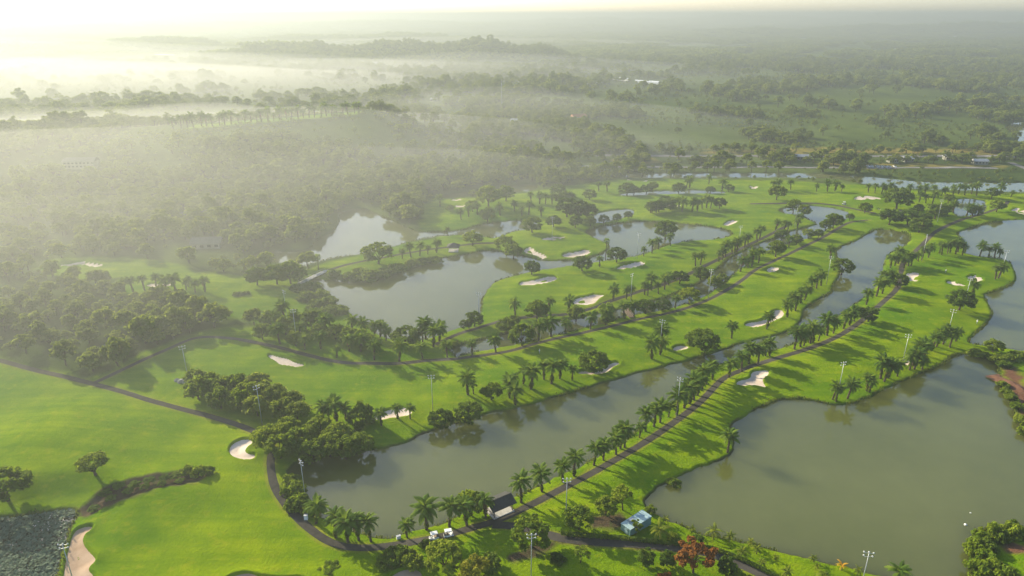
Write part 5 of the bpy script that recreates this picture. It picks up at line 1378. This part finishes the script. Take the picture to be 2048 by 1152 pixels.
# greenhouses / flooded white strips
def sheet(name, pxs, label, cat, mat, h):
    p = world_poly(PX(pxs), 1.2, 0); m = MB(); n = len(p); z = 1.6
    m.v = [(a, b, z - 1) for a, b in p] + [(a, b, z + h) for a, b in p]; m.f = [tuple(range(n, 2 * n)), tuple(range(n))[::-1]] + [(i, (i + 1) % n, n + (i + 1) % n, n + i) for i in range(n)]
    o = m.build(name, M[mat]); tag(o, label, cat)
sheet('greenhouse', '1150,171 1205,165 1205,167 1152,173', 'left strip of white greenhouse roofs beyond the course', 'greenhouse', 'white', 3)
sheet('greenhouse', '1212,155 1257,160 1256,163 1212,157', 'upper strip of white greenhouse roofs beyond the course', 'greenhouse', 'white', 3)
sheet('greenhouse', '1270,163 1318,166 1316,169 1270,165', 'right strip of white greenhouse roofs beyond the course', 'greenhouse', 'white', 3)
for k, s in enumerate(('190,109 260,107 260,108 190,110', '230,106 300,107 300,108 230,107.5', '280,110 350,111 350,112 280,111.5', '300,106 372,108 372,109 300,107')):
    sheet('greenhouse', s, ('first', 'second', 'third', 'fourth')[k] + ' pale roof strip from the left of the far left greenhouses', 'greenhouse', 'white', 3)
# roadside buildings and parked cars between road and canal
for px, py, w, lab in ((1605, 319, 22, 'long white roofed hall between the two country roads on the left'), (1577, 318, 18, 'low white roofed hall left of the long one by the road'),
                       (1784, 325, 14, 'white roofed hut above the parked cars'), (1814, 324, 14, 'white roofed hut behind the far canal trees'), (1958, 329, 20, 'pale roofed market hall at the right by the road'), (1895, 320, 12, 'small pale hut beside the far road')):
    house(px, py, w * .55, 6, 2.8, lab, 'grey_roof', 'drab_wall', random.uniform(-.1, .1), True, 1, 4, 'hall', 'hall', 'road side halls')
_cb = MB(); _cb.box((0, 0, .55), (4.2, 1.75, .6), 0, .96); _car_body = _cb.mesh('body', M['car_white'])
_cc = MB(); _cc.box((-.15, 0, 1.12), (2.2, 1.5, .52), 0, .82); _car_cab = _cc.mesh('cabin', M['glass'])
_car_w = MB().tube([(0, -.1, 0), (0, .1, 0)], .32, 8).mesh('wheel', M['black'])
for k in range(12):
    px = 1690 + 9 * k + random.uniform(-2, 2); t = root('parked_car', px, 333.5, 'white car parked in the line along the frontage road', 'car', 'cars along the frontage road', random.uniform(-.2, .2) + 1.57)
    link('body', _car_body, t); link('cabin', _car_cab, t)
    for x in (-1.3, 1.3):
        for s in (-.85, .85): link('wheel', _car_w, t, (x, s, .32))
# radio mast
def mast():
    x, y = PH(1003, 222); t = link('radio_mast', None, None, (x, y, gz(x, y))); tag(t, 'thin radio mast standing in the mist', 'mast'); h = 36
    for k in range(3):
        a = k * 2.094; MB().tube([(1.3 * math.cos(a), 1.3 * math.sin(a), 0), (.25 * math.cos(a), .25 * math.sin(a), h)], .11, 5).build('leg', M['metal_grey'], t)
    for q in range(14):
        r = 1.3 - 1.05 * q / 14; z = h * q / 14; m = MB()
        for k in range(3):
            a, b = k * 2.094, (k + 1) * 2.094; r2 = r - 1.05 / 14; m.tube([(r * math.cos(a), r * math.sin(a), z), (r2 * math.cos(b), r2 * math.sin(b), z + h / 14)], .06, 4, False)
        m.build('bracing', M['metal_grey'], t)
    MB().tube([(0, 0, h), (0, 0, h + 4)], .07, 5).build('antenna', M['white'], t); MB().box((.4, 0, h - 2), (.5, .5, 1.8)).build('aerial_panel', M['white'], t)
mast()

# ------------------------------------------------------------------ haze: one closed box of even, pale air round everything
def haze():
    m = bpy.data.materials.new('morning_haze'); m.use_nodes = True; nt = m.node_tree
    nt.nodes.remove(nt.nodes['Principled BSDF'])
    v = nt.nodes.new('ShaderNodeVolumePrincipled'); v.inputs['Color'].default_value = (0.38, 0.42, 0.41, 1); v.inputs['Density'].default_value = HAZE_DENSITY; v.inputs['Anisotropy'].default_value = HAZE_G
    nt.links.new(v.outputs[0], nt.nodes['Material Output'].inputs['Volume'])
    z0, z1 = -2.8, 135.0
    o = MB().box((0, 20000, (z0 + z1) / 2), (90000, 60000, z1 - z0)).build('haze', m); tag(o, 'pale morning haze lying over the whole landscape', 'haze', kind='stuff')
haze()

# banks of ground mist lying in the hollows on the left, each a flat closed lens of even air
def mist(c, semi, dens, label, seed):
    m = bpy.data.materials.new('ground_mist'); m.use_nodes = True; nt = m.node_tree; nt.nodes.remove(nt.nodes['Principled BSDF'])
    v = nt.nodes.new('ShaderNodeVolumePrincipled'); v.inputs['Color'].default_value = (0.60, 0.615, 0.58, 1); v.inputs['Density'].default_value = dens; v.inputs['Anisotropy'].default_value = HAZE_G
    nt.links.new(v.outputs[0], nt.nodes['Material Output'].inputs['Volume'])
    nr, na = 26, 64; V = []; F = []
    for side in (1, -1):
        for i in range(nr):
            r = i / (nr - 1)
            for j in range(na):
                a = 2 * math.pi * j / na; x, y = r * math.cos(a), r * math.sin(a)
                wob = 1 + .5 * (float(fbm(np.array(x * 2.2 + seed), np.array(y * 2.2), 3, 3)) - .5) * 2
                z = semi[2] * (1 - r * r) ** 2 * wob if side > 0 else -2.4 * (1 - r ** 8)
                V.append((x * semi[0], y * semi[1], z))
    for side in (0, 1):
        b = side * nr * na
        for i in range(nr - 1):
            for j in range(na):
                q = (b + i * na + j, b + i * na + (j + 1) % na, b + (i + 1) * na + (j + 1) % na, b + (i + 1) * na + j)
                F.append(q[::-1] if side == 0 else q)
    me = mesh('mist_bank', V, F, m); bm = bmesh.new(); bm.from_mesh(me); bmesh.ops.remove_doubles(bm, verts=bm.verts, dist=.01); bmesh.ops.recalc_face_normals(bm, faces=bm.faces); bm.to_mesh(me); bm.free()
    tag(link('mist_bank', me, None, c), label, 'mist', kind='stuff')
mist((-300, 520, 0), (640, 450, 64), .0018, 'thin mist over the wild wood on the left', 1)
mist((-1100, 1230, 0), (1350, 560, 60), .0017, 'bright mist bank filling the valley behind the ridge', 5)
mist((-750, 1480, 0), (1300, 720, 42), .0009, 'shallow mist sheet spreading beyond the ridge valley', 7)
mist((-1500, 1700, 0), (1700, 1000, 70), .0007, 'broad pale mist lying toward the upper left corner', 11)
mist((-100, 1500, 0), (900, 600, 40), .0008, 'thin mist lying over the fields behind the ridge', 9)
mist((-400, 2950, 0), (1700, 500, 34), .0008, 'low mist between the far hills', 13)
mist((-270, 300, 0), (360, 250, 26), .0016, 'faint mist over the near part of the wild wood', 17)
mist((-20, 760, 0), (430, 330, 40), .0010, 'faint mist over the scrub behind the far fairways', 21)  # mist lens added to lighten the dark wood block there

# things that share a description are told apart by their order from the left
_by = {}
for o in COL.objects:
    if o.parent is None and o.get('category') and o.get('label') and o.get('kind') is None: _by.setdefault(o['label'], []).append(o)
for lab, os_ in _by.items():
    if len(os_) < 2 or len(os_) > 40 or len(lab.split()) > 13: continue
    for k, o in enumerate(sorted(os_, key=lambda q: q.location.x / max(q.location.y, 1))): o['label'] = '%s from left: %s' % (ORD[k], lab)
